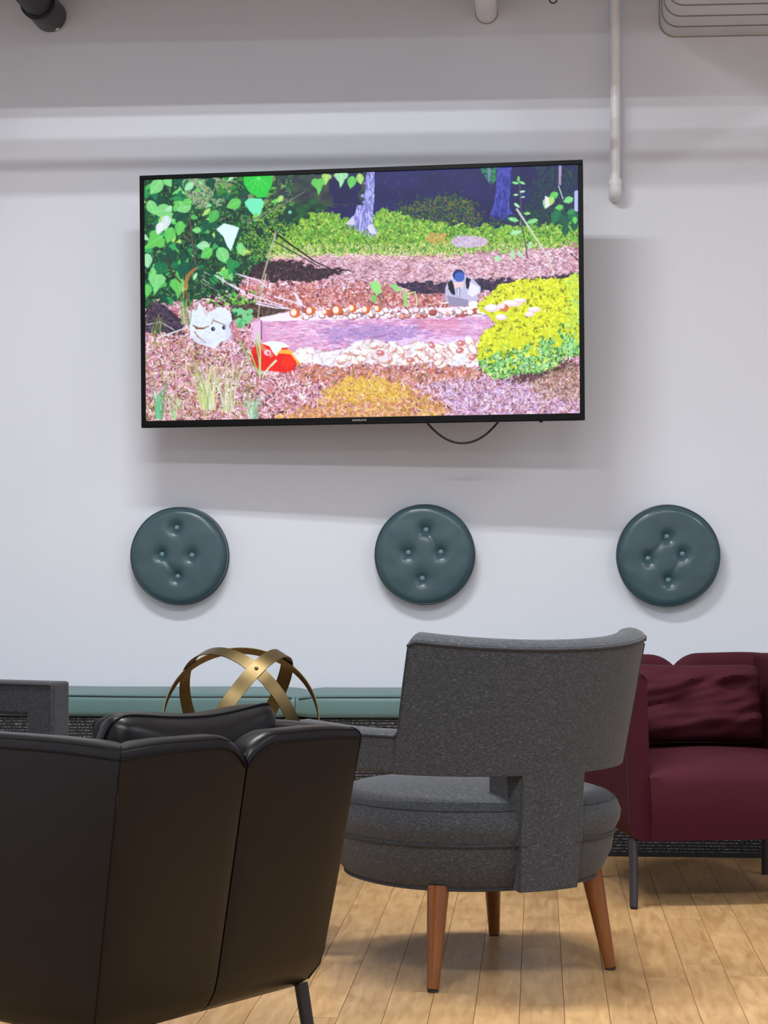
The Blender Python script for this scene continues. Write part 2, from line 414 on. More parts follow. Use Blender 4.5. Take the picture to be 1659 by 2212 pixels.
def bilin(u, v):
    c = {(0, 0): (313, 386), (1, 0): (1251, 357), (1, 1): (1256.5, 898), (0, 1): (317, 909)}
    x = (1 - u) * (1 - v) * 313 + u * (1 - v) * 1251 + u * v * 1256.5 + (1 - u) * v * 317
    y = (1 - u) * (1 - v) * 386 + u * (1 - v) * 357 + u * v * 898 + (1 - u) * v * 909
    return x, y
def paint_screen():
    R = np.random.default_rng(11)
    X0, Y0, Wd, Hh = 300, 345, 970, 575
    yy, xx = np.mgrid[Y0:Y0 + Hh, X0:X0 + Wd].astype(np.float32)
    I = np.zeros((Hh, Wd, 3), np.float32)
    def vn(sx, sy=None, seed=0):
        sy = sy or sx; r = np.random.default_rng(seed)
        gh, gw = int(Hh / sy) + 3, int(Wd / sx) + 3
        g = r.random((gh, gw)).astype(np.float32)
        fy = (yy - Y0) / sy; fx = (xx - X0) / sx
        iy = fy.astype(int); ix = fx.astype(int); ty = fy - iy; tx = fx - ix
        ty = ty * ty * (3 - 2 * ty); tx = tx * tx * (3 - 2 * tx)
        return (g[iy, ix] * (1 - tx) + g[iy, ix + 1] * tx) * (1 - ty) + (g[iy + 1, ix] * (1 - tx) + g[iy + 1, ix + 1] * tx) * ty
    def poly(pts):
        pts = np.array(pts, float)
        x_0, y_0 = np.floor(pts.min(0)).astype(int) - 1; x_1, y_1 = np.ceil(pts.max(0)).astype(int) + 1
        x_0 = max(x_0, X0); y_0 = max(y_0, Y0); x_1 = min(x_1, X0 + Wd - 1); y_1 = min(y_1, Y0 + Hh - 1)
        if x_1 <= x_0 or y_1 <= y_0: return None
        gy, gx = np.mgrid[y_0:y_1, x_0:x_1]
        inside = np.zeros(gx.shape, bool); n = len(pts)
        for i in range(n):
            xa, ya = pts[i]; xb, yb = pts[(i + 1) % n]
            if ya == yb: continue
            c = ((ya > gy) != (yb > gy)) & (gx < (xb - xa) * (gy - ya) / (yb - ya) + xa)
            inside ^= c
        return (slice(y_0 - Y0, y_1 - Y0), slice(x_0 - X0, x_1 - X0)), inside
    def fill(pts, col, a=1.0, var=0.0):
        r = poly(pts)
        if r is None: return
        s, m = r; c = np.array(col, np.float32)
        sub = I[s]
        cc = c[None, None, :] * np.ones_like(sub)
        if var: cc = cc * (1 + var * (R.random(sub.shape[:2])[..., None] - .5))
        sub[m] = sub[m] * (1 - a) + cc[m] * a
    def ell(cx, cy, rx, ry, col, a=1.0, rot=0, n=20):
        t = np.linspace(0, 2 * PI, n, endpoint=False)
        x = rx * np.cos(t); y = ry * np.sin(t); c, s = math.cos(rot), math.sin(rot)
        fill(np.stack([cx + x * c - y * s, cy + x * s + y * c], 1), col, a)
    def line(pts, w0, w1, col, a=1.0):
        pts = np.array(pts, float); d = np.gradient(pts, axis=0); nrm = np.stack([-d[:, 1], d[:, 0]], 1)
        nrm /= np.maximum(np.linalg.norm(nrm, axis=1, keepdims=True), 1e-6)
        wd = np.linspace(w0, w1, len(pts))[:, None] / 2
        fill(np.concatenate([pts + nrm * wd, (pts - nrm * wd)[::-1]]), col, a)
    def mask(pts, soft=0.0, seed=5, amp=6):
        mm = np.zeros((Hh, Wd), bool); pts = [(x, y) for x, y in pts]
        r = poly(pts)
        if r: mm[r[0]] = r[1]
        if amp:
            dx = ((vn(9, 7, seed) - .5) * 2 * amp).astype(int); dy = ((vn(8, 6, seed + 1) - .5) * 2 * amp).astype(int)
            gy, gx = np.mgrid[0:Hh, 0:Wd]
            mm = mm[np.clip(gy + dy, 0, Hh - 1), np.clip(gx + dx, 0, Wd - 1)]
        return mm
    def strokes(m, n, length, wid, cols, ang=0, spread=PI, bright=.12):
        "n short straight strokes whose start lies in mask m"
        ys, xs = np.nonzero(m)
        if len(ys) == 0: return
        k = R.integers(0, len(ys), n); sx = xs[k].astype(float); sy = ys[k].astype(float)
        an = ang + (R.random(n) - .5) * spread; ln = length * (.5 + R.random(n))
        cols = np.array(cols, np.float32); cc = cols[R.integers(0, len(cols), n)] * (1 + bright * (R.random((n, 1)) - .5) * 2)
        st = int(length * 1.5) + 2
        for w_ in range(wid):
            for t in range(st):
                tt = t * 1.0; ok = tt < ln
                px = (sx + np.cos(an) * tt - np.sin(an) * w_ * .8).astype(int); py = (sy + np.sin(an) * tt + np.cos(an) * w_ * .8).astype(int)
                ok &= (px >= 0) & (px < Wd) & (py >= 0) & (py < Hh)
                I[py[ok], px[ok]] = I[py[ok], px[ok]] * .15 + cc[ok] * .85
    def mixn(m, c1, c2, nzv):
        nzv = np.clip(nzv, 0, 1)[..., None]
        out = np.array(c1, np.float32) * (1 - nzv) + np.array(c2, np.float32) * nzv
        I[m] = out[m]
    ALL = np.ones((Hh, Wd), bool)
    n1 = vn(40, 25, 1); n2 = vn(12, 9, 2); n3 = vn(4, 3, 3); n4 = vn(90, 50, 4)
    # forest floor litter
    mixn(ALL, (158, 104, 118), (226, 186, 206), n2 * .6 + n3 * .5 - .05)
    litter = [(236, 208, 222), (252, 240, 250), (196, 116, 104), (170, 92, 80), (204, 150, 130), (176, 116, 140), (190, 128, 140), (150, 84, 92), (96, 46, 52), (80, 44, 50), (214, 158, 160), (222, 170, 190), (176, 124, 158), (205, 140, 110), (240, 205, 200)]
    low = mask([(300, 596), (1270, 596), (1270, 925), (300, 925)], amp=0)
    strokes(low, 9000, 11, 2, litter); strokes(low, 5000, 8, 3, litter)
    strokes(low, 2600, 13, 2, [(255, 246, 252), (84, 44, 52), (226, 170, 186), (255, 240, 250)])
    ol = mask([(314, 700), (420, 740), (560, 800), (560, 905), (314, 908)], amp=12)
    strokes(ol, 700, 9, 2, [(150, 146, 86), (176, 168, 110), (120, 110, 66), (206, 200, 150)])
    strokes(mask([(650, 790), (1040, 800), (1040, 830), (660, 830)], amp=10), 600, 9, 2, [(206, 120, 90), (190, 96, 70), (226, 160, 130), (150, 140, 80)])
    strokes(mask([(430, 610), (640, 620), (960, 625), (960, 665), (560, 665)], amp=8), 900, 10, 2, [(176, 90, 80), (200, 120, 104), (130, 60, 56), (226, 170, 160)])
    # dark woodland at the back
    bg = mask([(300, 340), (1270, 340), (1270, 520), (1180, 512), (900, 500), (600, 480), (300, 480)], amp=8)
    mixn(bg, (26, 28, 82), (38, 40, 104), n1)
    gd = mask([(860, 440), (1000, 415), (1060, 470), (1260, 440), (1260, 520), (830, 520)], amp=14)
    strokes(gd, 2600, 4, 2, [(24, 78, 76), (34, 96, 66), (60, 118, 52), (22, 50, 82), (92, 128, 52), (20, 36, 70)])
    gd = mask([(1160, 360), (1255, 355), (1258, 500), (1130, 495), (1150, 430)], amp=12)
    strokes(gd, 2600, 7, 1, [(20, 62, 70), (30, 84, 66), (26, 42, 78), (50, 104, 70), (20, 30, 66)], ang=PI / 2, spread=1.4)
    gd = mask([(1040, 362), (1080, 360), (1075, 395), (1062, 400)], amp=6)
    strokes(gd, 220, 4, 2, [(40, 140, 80), (28, 84, 80), (60, 160, 90)])
    gd = mask([(870, 450), (935, 425), (1010, 425), (1050, 480), (1000, 500), (900, 490)], amp=8)
    strokes(gd, 1500, 3, 2, [(70, 110, 50), (120, 130, 50), (36, 84, 66), (150, 120, 70), (30, 60, 60)])
    strokes(bg & (xx > 820) & (xx < 1000) & (yy < 420), 60, 6, 1, [(70, 74, 150), (90, 100, 170), (30, 80, 90)])
    # green undergrowth band
    gb = mask([(560, 470), (640, 445), (760, 470), (800, 478), (840, 450), (900, 470), (960, 482), (1060, 490), (1255, 485), (1255, 528), (1150, 540), (1060, 548), (900, 556), (700, 552), (600, 556), (540, 555)], amp=9)
    mixn(gb, (84, 136, 56), (156, 196, 78), n2 * .7 + n3 * .5)
    strokes(gb, 5200, 4, 4, [(110, 176, 60), (150, 200, 70), (76, 128, 50), (196, 214, 110), (54, 92, 46), (140, 160, 70), (96, 170, 84)])
    strokes(gb & (yy > 525), 1200, 5, 1, [(220, 214, 170), (190, 196, 120), (236, 210, 190)], ang=PI / 2, spread=1)
    ell(1022, 523, 40, 13, (196, 176, 190)); strokes(mask([(985, 512), (1055, 514), (1058, 532), (990, 534)], amp=4), 260, 4, 2, [(210, 170, 160), (190, 190, 230), (160, 160, 210), (222, 190, 190)])
    strokes(mask([(930, 505), (975, 505), (970, 528), (925, 524)], amp=4), 120, 4, 2, [(206, 160, 90), (214, 150, 100)])
    # pink track behind
    pk = mask([(590, 556), (760, 552), (1000, 556), (1255, 535), (1255, 600), (1120, 612), (900, 612), (700, 600), (600, 590)], amp=4)
    mixn(pk, (176, 132, 152), (226, 190, 204), n2 * .5 + n3 * .6)
    strokes(pk, 3200, 7, 2, [(232, 202, 214), (160, 112, 128), (204, 156, 178), (128, 84, 100), (244, 226, 236), (196, 150, 140)], ang=0, spread=2.0)
    strokes(mask([(560, 545), (1000, 548), (1000, 562), (560, 564)], amp=3), 500, 5, 1, [(236, 206, 190), (240, 190, 160), (228, 216, 190)], spread=1)
    # dark shade patches
    for pg, cc in (([(530, 566), (620, 560), (690, 575), (770, 585), (690, 606), (610, 608), (540, 596)], (46, 36, 44)),
                   ([(860, 612), (960, 612), (1060, 606), (1140, 604), (1210, 596), (1255, 590), (1255, 606), (1180, 618), (1080, 628), (1000, 636), (900, 636)], (44, 36, 62)),
                   ([(314, 650), (350, 655), (400, 690), (400, 720), (340, 716), (314, 712)], (46, 42, 62)),
                   ([(500, 640), (590, 655), (640, 668), (560, 690), (505, 690)], (60, 50, 44))):
        m_ = mask(pg, amp=6); mixn(m_, cc, tuple(v * 1.5 for v in cc), n3)
        strokes(m_, 700, 5, 1, [cc, tuple(min(255, v * 1.9) for v in cc), (126, 88, 84), (160, 120, 130), (40, 30, 34)])
    # tree trunks
    def trunk(pg, a_, b_, c_):
        m_ = mask(pg, amp=1); mixn(m_, a_, b_, n2 * .6 + vn(4, 22, 9) * .6 - .1)
        strokes(m_, 420, 12, 1, [a_, b_, c_], ang=PI / 2, spread=.35)
    trunk([(788, 368), (819, 367), (817, 440), (814, 480), (826, 505), (812, 507), (800, 495), (790, 500), (780, 488), (756, 484), (776, 462), (785, 430)], (122, 122, 196), (198, 202, 252), (84, 84, 150))
    fill([(756, 484), (772, 465), (778, 486)], (200, 196, 214)); fill([(802, 490), (812, 482), (824, 507), (808, 503)], (206, 204, 236))
    trunk([(1081, 362), (1112, 361), (1108, 410), (1106, 450), (1114, 464), (1092, 466), (1066, 466), (1074, 440), (1079, 400)], (52, 56, 150), (92, 98, 196), (40, 42, 120))
    fill([(1060, 363), (1066, 363), (1067, 394), (1062, 394)], (130, 128, 190), .8)
    fill([(1211, 359), (1217, 359), (1215, 402), (1210, 400)], (196, 160, 190), .85)
    fill([(1244, 415), (1251, 412), (1252, 460), (1243, 458)], (188, 192, 236), .9)
    # leafy bush on the left
    lb = mask([(300, 370), (790, 370), (760, 430), (660, 470), (600, 520), (585, 560), (540, 590), (510, 640), (480, 640), (420, 650), (360, 650), (300, 660)], amp=10)
    mixn(lb, (16, 46, 46), (44, 106, 62), n2 * .9 + n3 * .3 - .1)
    m_ = mask([(400, 380), (515, 380), (500, 430), (450, 450), (400, 430)], amp=10); mixn(m_, (110, 140, 96), (176, 186, 160), n3)
    m_ = mask([(600, 372), (800, 370), (792, 440), (720, 445), (690, 430), (640, 440), (600, 430)], amp=8); mixn(m_, (44, 50, 72), (70, 92, 70), n2)
    m_ = mask([(715, 380), (790, 375), (785, 440), (730, 440)], amp=6); mixn(m_, (24, 26, 76), (34, 34, 92), n2)
    strokes(lb & (xx < 640), 2600, 6, 2, [(14, 86, 68), (46, 140, 66), (96, 160, 78), (20, 60, 56), (130, 170, 120), (60, 70, 60), (150, 160, 120)])
    strokes(mask([(560, 430), (640, 440), (620, 540), (560, 560), (520, 540)], amp=8), 900, 4, 2, [(150, 190, 70), (110, 170, 60), (180, 200, 100), (70, 120, 50)])
    leafc = [(84, 178, 92), (104, 196, 96), (46, 142, 84), (128, 206, 128), (26, 116, 80), (156, 214, 164), (62, 162, 100), (18, 92, 72), (164, 206, 110)]
    def leaf(cx, cy, s, ang, col, kind=0, vein=True):
        if kind == 0: sh = [(0, -1), (.45, -.75), (.72, -.25), (.66, .2), (.35, .7), (0, 1.1), (-.35, .7), (-.66, .2), (-.72, -.25), (-.45, -.75)]
        elif kind == 1: sh = [(-.15, -.85), (.4, -1.0), (.9, -.65), (.8, -.2), (.5, 0), (.35, .55), (0, 1.25), (-.2, .5), (-.6, .1), (-.95, -.3), (-.8, -.8), (-.4, -1)]
        else: sh = [(0, -1), (.35, -.5), (.4, .2), (0, 1), (-.4, .2), (-.35, -.5)]
        c, n_ = math.cos(ang), math.sin(ang)
        P_ = [(cx + s * (x * c - y * n_), cy + s * (x * n_ + y * c)) for x, y in sh]
        fill(P_, col, .97, .06)
        if vein:
            lc = tuple(min(255, v * 1.12 + 16) for v in col)
            line([(cx + s * .8 * n_, cy - s * .8 * c), (cx - s * .9 * n_, cy + s * .9 * c)], 1.6, .8, lc, .7)
    for _ in range(190):
        x = R.uniform(310, 560); y = R.uniform(378, 650)
        if x > 520 and y > 560: continue
        if y > 610 and x > 420: continue
        leaf(x, y, R.uniform(6, 15), R.uniform(-1.6, 1.6), leafc[R.integers(0, 9)] if R.random() < .55 else (18, 80, 64), int(R.integers(0, 3)))
    for _ in range(50):
        leaf(R.uniform(480, 640), R.uniform(375, 440), R.uniform(5, 12), R.uniform(-1.6, 1.6), [(60, 130, 60), (90, 160, 70), (30, 90, 66), (120, 140, 90), (50, 60, 70)][R.integers(0, 5)], int(R.integers(0, 3)))
    L_ = [(340, 400, 20, .7, 3, 0), (354, 453, 22, 1.5, 3, 0), (330, 445, 17, -.4, 3, 0), (402, 446, 17, 1.2, 3, 0), (368, 448, 9, 1, 5, 0), (408, 434, 12, 1.4, 1, 0), (413, 400, 12, .9, 5, 0), (385, 426, 14, 1.6, 2, 2),
          (512, 439, 17, 1.2, 1, 0), (467, 465, 16, .5, 0, 0), (392, 490, 16, .2, 1, 0), (370, 505, 18, .3, 1, 0), (334, 520, 24, 1.0, 1, 1), (355, 478, 16, .2, 8, 0), (350, 582, 18, .1, 4, 1), (400, 580, 18, .4, 7, 0),
          (452, 545, 16, .9, 1, 0), (526, 535, 13, 0, 3, 0), (488, 550, 20, -.5, 3, 0), (507, 575, 17, .4, 2, 1), (340, 610, 22, .2, 3, 1), (388, 620, 20, 0, 1, 1), (320, 625, 14, 0, 1, 0), (466, 606, 12, 1.4, 2, 0), (426, 596, 10, .4, 5, 2),
          (490, 588, 9, 1.2, 1, 0), (320, 560, 16, 0, 5, 0), (430, 495, 10, 1.6, 3, 0), (408, 655, 12, .6, 2, 0), (697, 400, 17, 0, 1, 1), (714, 385, 12, .2, 8, 1), (746, 385, 17, .1, 5, 1), (769, 392, 14, .2, 1, 0), (787, 385, 12, -.2, 8, 0), (605, 432, 12, 1.3, 1, 2), (614, 428, 9, .6, 8, 0)]
    for x, y, s, a_, c, k in L_: leaf(x, y, s, a_, leafc[c], k)
    leaf(362, 477, 15, .1, (196, 214, 214), 0); leaf(348, 490, 14, .4, (214, 220, 224), 0)
    fill([(533, 379), (597, 376), (597, 392), (590, 410), (580, 425), (562, 424), (545, 412), (534, 396)], (52, 196, 76), 1, .08)
    for a_ in (-1.1, -.6, -.1, .4, .9): line([(566, 380), (566 + 30 * math.sin(a_), 382 + 34 * math.cos(a_))], 1.8, .8, (110, 228, 110), .8)
    fill([(535, 436), (543, 427), (558, 427), (572, 427), (579, 436), (574, 450), (568, 468), (556, 464), (545, 452)], (116, 224, 178), 1, .05)
    fill([(473, 493), (490, 480), (508, 485), (524, 490), (516, 512), (505, 541), (497, 530), (488, 508)], (206, 236, 232), 1, .05)
    leaf(560, 468, 10, .3, (120, 200, 90), 0); leaf(634, 462, 20, .3, (14, 66, 58), 0); ell(635, 457, 4, 4, (120, 200, 180)); leaf(615, 470, 10, .1, (14, 60, 54), 0); leaf(584, 478, 12, -.3, (18, 60, 54), 2); leaf(569, 500, 11, 0, (18, 62, 54), 0)
    line([(540, 480), (580, 460), (620, 440), (668, 412)], 3, 2, (120, 116, 120))
    line([(414, 465), (420, 520), (427, 572)], 3.5, 3, (110, 80, 80)); line([(400, 505), (416, 520)], 3, 2, (130, 100, 90))
    line([(362, 555), (378, 590), (395, 610)], 4, 3, (90, 60, 56)); line([(430, 400), (380, 470)], 2, 1, (150, 150, 140), .5)
    line([(590, 492), (640, 530), (690, 565), (740, 588)], 4, 2, (34, 30, 36)); line([(600, 520), (650, 548), (700, 576)], 2.5, 2, (60, 54, 54))
    line([(604, 500), (590, 550), (575, 600), (566, 660)], 5, 3, (176, 176, 150), .85); line([(583, 590), (572, 640), (564, 690)], 3, 2, (206, 206, 170), .9)
    # brown root, sticks
    t = np.linspace(0, 1, 12); line([(406 + 26 * (x * x), 622 - 46 * x ** .6) for x in t], 9, 5, (166, 116, 70)); line([(404, 625), (412, 660)], 6, 5, (120, 48, 36))
    for pg in ([(480, 600), (540, 632), (620, 660)], [(495, 608), (560, 650), (640, 668)], [(515, 590), (570, 606), (585, 622)], [(600, 640), (650, 655), (662, 662)], [(560, 655), (600, 664), (640, 668)]):
        line(pg, 4, 2.5, (222, 206, 222))
    for _ in range(60):
        x, y = R.uniform(430, 520), R.uniform(585, 650); a_ = R.uniform(.3, 1.1); l = R.uniform(10, 30)
        line([(x, y), (x + l * math.cos(a_), y + l * math.sin(a_))], 1.6, 1, [(214, 206, 220), (40, 60, 44), (20, 40, 36), (150, 150, 150)][R.integers(0, 4)], .9)
    fill([(642, 631), (648, 632), (664, 658), (656, 660)], (226, 218, 236)); line([(340, 730), (380, 716), (412, 706)], 3.5, 3, (210, 210, 210)); line([(318, 700), (350, 694), (380, 712)], 2.5, 2, (186, 180, 190))
    for _ in range(90):
        x, y = R.uniform(450, 560), R.uniform(628, 660)
        leaf(x, y, R.uniform(3, 6), R.uniform(0, 3), [(90, 190, 70), (50, 150, 70), (140, 200, 90), (60, 40, 40)][R.integers(0, 4)], 2, False)
    for _ in range(30): leaf(R.uniform(508, 550), R.uniform(668, 705), R.uniform(4, 9), R.uniform(0, 3), [(80, 180, 110), (36, 110, 84), (120, 200, 140)][R.integers(0, 3)], 0, False)
    # carved white root with a face
    fill([(413, 690), (416, 672), (430, 664), (436, 652), (444, 664), (456, 674), (468, 668), (480, 662), (494, 664), (506, 676), (508, 692), (500, 705), (507, 722), (498, 734), (484, 738), (470, 752), (450, 747), (430, 740), (416, 726), (414, 706)], (214, 224, 242), 1, .05)
    for a_, b_ in (((421, 702), (440, 710)), ((440, 710), (458, 703)), ((462, 700), (468, 688)), ((468, 692), (494, 702)), ((430, 725), (450, 740)), ((424, 715), (436, 730)), ((426, 670), (432, 664))): line([a_, b_], 2.6, 2, (150, 116, 90), .9)
    fill([(421, 700), (432, 706), (446, 707), (458, 703), (444, 711), (428, 710)], (140, 96, 70))
    ell(466, 710, 4.2, 4.6, (34, 30, 70)); ell(467, 709, 1.4, 1.4, (220, 226, 250)); ell(490, 707, 4, 4.6, (34, 30, 70)); ell(491, 707, 1.2, 1.2, (220, 226, 250))
    # log with nuts
    fill([(552, 694), (570, 688), (800, 687), (1046, 682), (1080, 684), (1050, 740), (1040, 752), (900, 752), (800, 760), (640, 756), (600, 745), (560, 742)], (206, 154, 190))
    lg = mask([(575, 692), (1070, 684), (1045, 748), (800, 756), (640, 752), (585, 738)], amp=2)
    mixn(lg, (190, 132, 176), (232, 186, 216), vn(60, 5, 21) * .8 + n3 * .3)
    strokes(lg, 900, 12, 2, [(230, 190, 216), (190, 134, 176), (222, 164, 184), (240, 208, 230), (214, 166, 196), (204, 180, 222)], ang=-.02, spread=.35)
    strokes(lg & (yy > 705) & (yy < 745) & (xx > 720) & (xx < 940), 420, 9, 1, [(160, 140, 206), (130, 104, 170), (190, 180, 230), (220, 210, 240)], ang=.2, spread=1.2)
    strokes(lg, 26, 26, 1, [(110, 66, 96), (130, 80, 116)], ang=-.2, spread=.6)
    pt = mask([(690, 715), (760, 700), (860, 712), (940, 702), (900, 735), (800, 742), (720, 738)], amp=12); I[pt] = I[pt] * .62 + np.array((146, 122, 186), np.float32) * .38
    pt = mask([(900, 690), (1010, 690), (990, 712), (920, 716)], amp=8); I[pt] = I[pt] * .6 + np.array((214, 130, 156), np.float32) * .4
    pt = mask([(860, 735), (1040, 728), (1040, 750), (860, 752)], amp=8); I[pt] = I[pt] * .5 + np.array((226, 214, 244), np.float32) * .5
    fill([(552, 696), (573, 692), (574, 735), (556, 745)], (222, 184, 212)); line([(573, 692), (573, 735)], 2, 2, (90, 56, 80))
    fill([(566, 686), (640, 672), (700, 672), (900, 668), (1060, 664), (1080, 672), (1050, 686), (800, 690), (575, 694)], (238, 226, 244), .95, .1)
    for k in range(130):
        x = R.uniform(640, 1110); y = 680 + R.uniform(-9, 7) - (x - 640) * .006; r = R.uniform(3, 7.5)
        c = [(186, 96, 90), (240, 236, 250), (226, 232, 248), (240, 240, 250), (230, 210, 230), (220, 160, 150), (244, 226, 230)][R.integers(0, 7)]
        ell(x, y, r * 1.15, r, tuple(v * .62 for v in c) if R.random() < .5 else (150, 84, 84)); ell(x - .8, y - .8, r * .95, r * .8, c)
    for x, y, r in ((646, 676, 11), (680, 672, 10), (713, 675, 7), (738, 671, 11), (771, 667, 9), (800, 670, 9), (826, 668, 8)):
        ell(x, y, r * 1.1, r, (206, 112, 62)); ell(x - 3, y - 1, r * .6, r * .7, (244, 220, 206))
    # white shells under the log
    sh = mask([(640, 765), (660, 750), (720, 762), (760, 752), (790, 735), (840, 740), (880, 752), (920, 740), (960, 745), (1000, 738), (1040, 745), (1046, 790), (1000, 795), (940, 785), (880, 792), (800, 785), (740, 795), (680, 785), (650, 785)], amp=5)
    mixn(sh, (214, 214, 234), (240, 242, 252), n2)
    for k in range(70):
        x = R.uniform(750, 1045); y = R.uniform(742, 790); r = R.uniform(4, 13)
        if not sh[int(y - Y0), int(x - X0)]: continue
        ell(x, y, r * 1.3, r * .8, (196, 140, 120), .75, R.uniform(-1, 1)); ell(x - 1, y - 1.5, r * 1.15, r * .66, [(232, 236, 248), (246, 238, 240), (226, 214, 222)][R.integers(0, 3)], 1, R.uniform(-1, 1))
    for x, y in ((832, 764), (942, 748), (1004, 744), (1002, 760), (1030, 775), (896, 780)): ell(x, y, 9, 6, (196, 108, 104), .9, R.uniform(-1, 1)); ell(x - 2, y - 1, 4, 3, (226, 200, 210))
    strokes(sh, 200, 10, 1, [(206, 150, 120), (190, 110, 90)], spread=3)
    for k in range(26):
        x = R.uniform(418, 500); y = R.uniform(672, 740); line([(x, y), (x + R.uniform(6, 14), y + R.uniform(-2, 5))], 1.6, 1, (190, 182, 190), .6)
    ell(500, 715, 8, 22, (186, 184, 200), .35); ell(440, 735, 26, 8, (196, 190, 196), .35, .2); fill([(442, 668), (456, 674), (452, 684)], (206, 190, 180), .8)
    # red toadstool
    fill([(549, 770), (553, 752), (566, 742), (590, 741), (625, 748), (640, 765), (650, 785), (644, 800), (624, 806), (598, 802), (570, 800), (554, 790)], (228, 40, 36), 1, .08)
    fill([(572, 742), (596, 736), (620, 740), (636, 750), (618, 752), (606, 770), (598, 762), (590, 748)], (224, 232, 226), 1, .05)
    fill([(605, 765), (616, 756), (636, 756), (646, 772), (664, 790), (652, 786), (636, 766), (618, 764)], (244, 176, 74)); fill([(560, 745), (572, 742), (600, 768), (594, 774)], (206, 160, 120), .7)
    ell(586, 762, 8, 7, (250, 190, 200)); ell(588, 763, 3, 4, (210, 90, 100)); ell(560, 778, 8, 14, (190, 24, 36), .8); ell(630, 785, 14, 14, (250, 66, 30), .6)
    for x in (612, 622, 634, 642): line([(x, 790), (x + 3, 806)], 3, 2, (214, 30, 30))
    # bird
    fill([(970, 625), (976, 610), (985, 600), (988, 590), (998, 583), (1010, 586), (1016, 598), (1030, 604), (1046, 622), (1047, 632), (1040, 640), (1042, 650), (1020, 660), (1000, 665), (980, 662), (972, 648)], (188, 184, 212), 1, .05)
    fill([(982, 606), (986, 590), (994, 585), (986, 604)], (220, 218, 240)); ell(999, 596, 12.5, 13, (40, 54, 110)); ell(1001, 600, 11, 11, (72, 104, 190))
    fill([(976, 612), (984, 606), (990, 620), (992, 640), (984, 636), (978, 626)], (30, 26, 48)); fill([(1016, 600), (1026, 606), (1022, 612), (1024, 630), (1016, 624), (1014, 610)], (34, 28, 52))
    fill([(988, 612), (1010, 610), (1008, 624), (1000, 630), (990, 624)], (226, 200, 196)); fill([(994, 624), (1004, 622), (1002, 650), (997, 652)], (150, 152, 190)); line([(998, 626), (999, 648)], 2, 1, (236, 240, 252))
    fill([(1024, 612), (1044, 622), (1044, 634), (1028, 644), (1018, 636)], (222, 220, 240)); fill([(974, 640), (1020, 650), (1020, 664), (980, 664)], (140, 132, 160), .8)
    ell(1031, 660, 10, 8, (240, 244, 252))
    # seedlings in front of the nuts
    for pg, c in (([(808, 612), (822, 606), (834, 618), (834, 634), (824, 638), (812, 626)], (150, 214, 130)), ([(850, 615), (866, 614), (876, 630), (864, 632)], (140, 206, 130)), ([(880, 632), (890, 640), (890, 664), (882, 664)], (150, 206, 120)), ([(812, 636), (824, 640), (822, 656), (812, 652)], (130, 190, 110)), ([(1072, 557), (1084, 554), (1092, 562), (1082, 567)], (170, 220, 170)), ([(1108, 548), (1116, 542), (1120, 552), (1112, 566)], (166, 216, 160))): fill(pg, c, 1, .1)
    line([(868, 626), (884, 628), (892, 640)], 4, 3, (176, 206, 130)); line([(890, 636), (906, 632), (910, 650), (908, 664)], 4, 3, (196, 216, 160)); line([(830, 636), (834, 664)], 2.5, 2, (110, 120, 70))
    # tall seedling and leaves on the right
    line([(1128, 395), (1131, 440), (1133, 490), (1142, 535), (1145, 560)], 3, 2.5, (90, 74, 96))
    for x, y, s, a_, c in ((1119, 396, 8, 1.7, 3), (1126, 388, 8, 0, 1), (1134, 396, 8, -1.2, 3), (1120, 422, 6, 1.5, 5), (1134, 415, 7, 1.4, 5), (1135, 427, 5, 1.4, 5), (1123, 445, 9, -.9, 5), (1116, 476, 13, -1.3, 3), (1144, 463, 8, 1.5, 3), (1155, 480, 14, 1.3, 3), (1120, 504, 13, 1.4, 5), (1150, 532, 10, .3, 5), (1131, 552, 10, -.7, 5)):
        leaf(x, y, s * 1.0, a_, leafc[c], 2)
    line([(1122, 452), (1160, 512), (1190, 560), (1218, 650)], 5, 2, (204, 214, 196), .85)
    for x, y, s, a_, c in ((1186, 440, 13, .3, 5), (1200, 424, 11, 1.0, 1), (1196, 436, 9, .2, 8), (1212, 450, 9, 1.4, 1), (1231, 434, 11, 1.2, 3), (1205, 470, 16, .4, 4), (1222, 480, 16, -.3, 7), (1240, 470, 14, .1, 4), (1225, 500, 12, 0, 7), (1244, 490, 12, .2, 7), (1236, 460, 9, 1.2, 2), (1245, 478, 8, 0, 1)): leaf(x, y, s, a_, leafc[c], 0)
    fill([(1181, 424), (1190, 428), (1192, 446), (1184, 452)], (226, 214, 214)); line([(1210, 402), (1220, 432)], 2, 2, (200, 200, 214)); line([(1236, 550), (1253, 566)], 2, 2, (50, 40, 50))
    # bright moss on the right
    ms = mask([(1038, 662), (1060, 640), (1085, 622), (1110, 612), (1150, 604), (1200, 606), (1255, 594), (1258, 770), (1238, 768), (1216, 780), (1186, 812), (1140, 808), (1100, 820), (1062, 815), (1044, 790), (1040, 752), (1056, 720), (1080, 700), (1056, 680)], amp=6)
    g = np.clip((yy - 690) / 110 + (xx - 1150) / 400 - .25 + (n2 - .5) * .8, 0, 1)
    mixn(ms, (206, 214, 44), (122, 188, 96), g)
    strokes(ms & (g < .5), 1500, 6, 4, [(226, 232, 52), (214, 222, 40), (186, 196, 50), (120, 128, 40), (236, 240, 90), (200, 214, 60)])
    strokes(ms & (g >= .4), 1300, 6, 4, [(110, 196, 110), (150, 214, 140), (60, 130, 70), (200, 220, 90), (200, 226, 190), (50, 90, 50)])
    strokes(ms & (xx > 1225), 300, 5, 1, [(160, 226, 130), (120, 200, 150)])
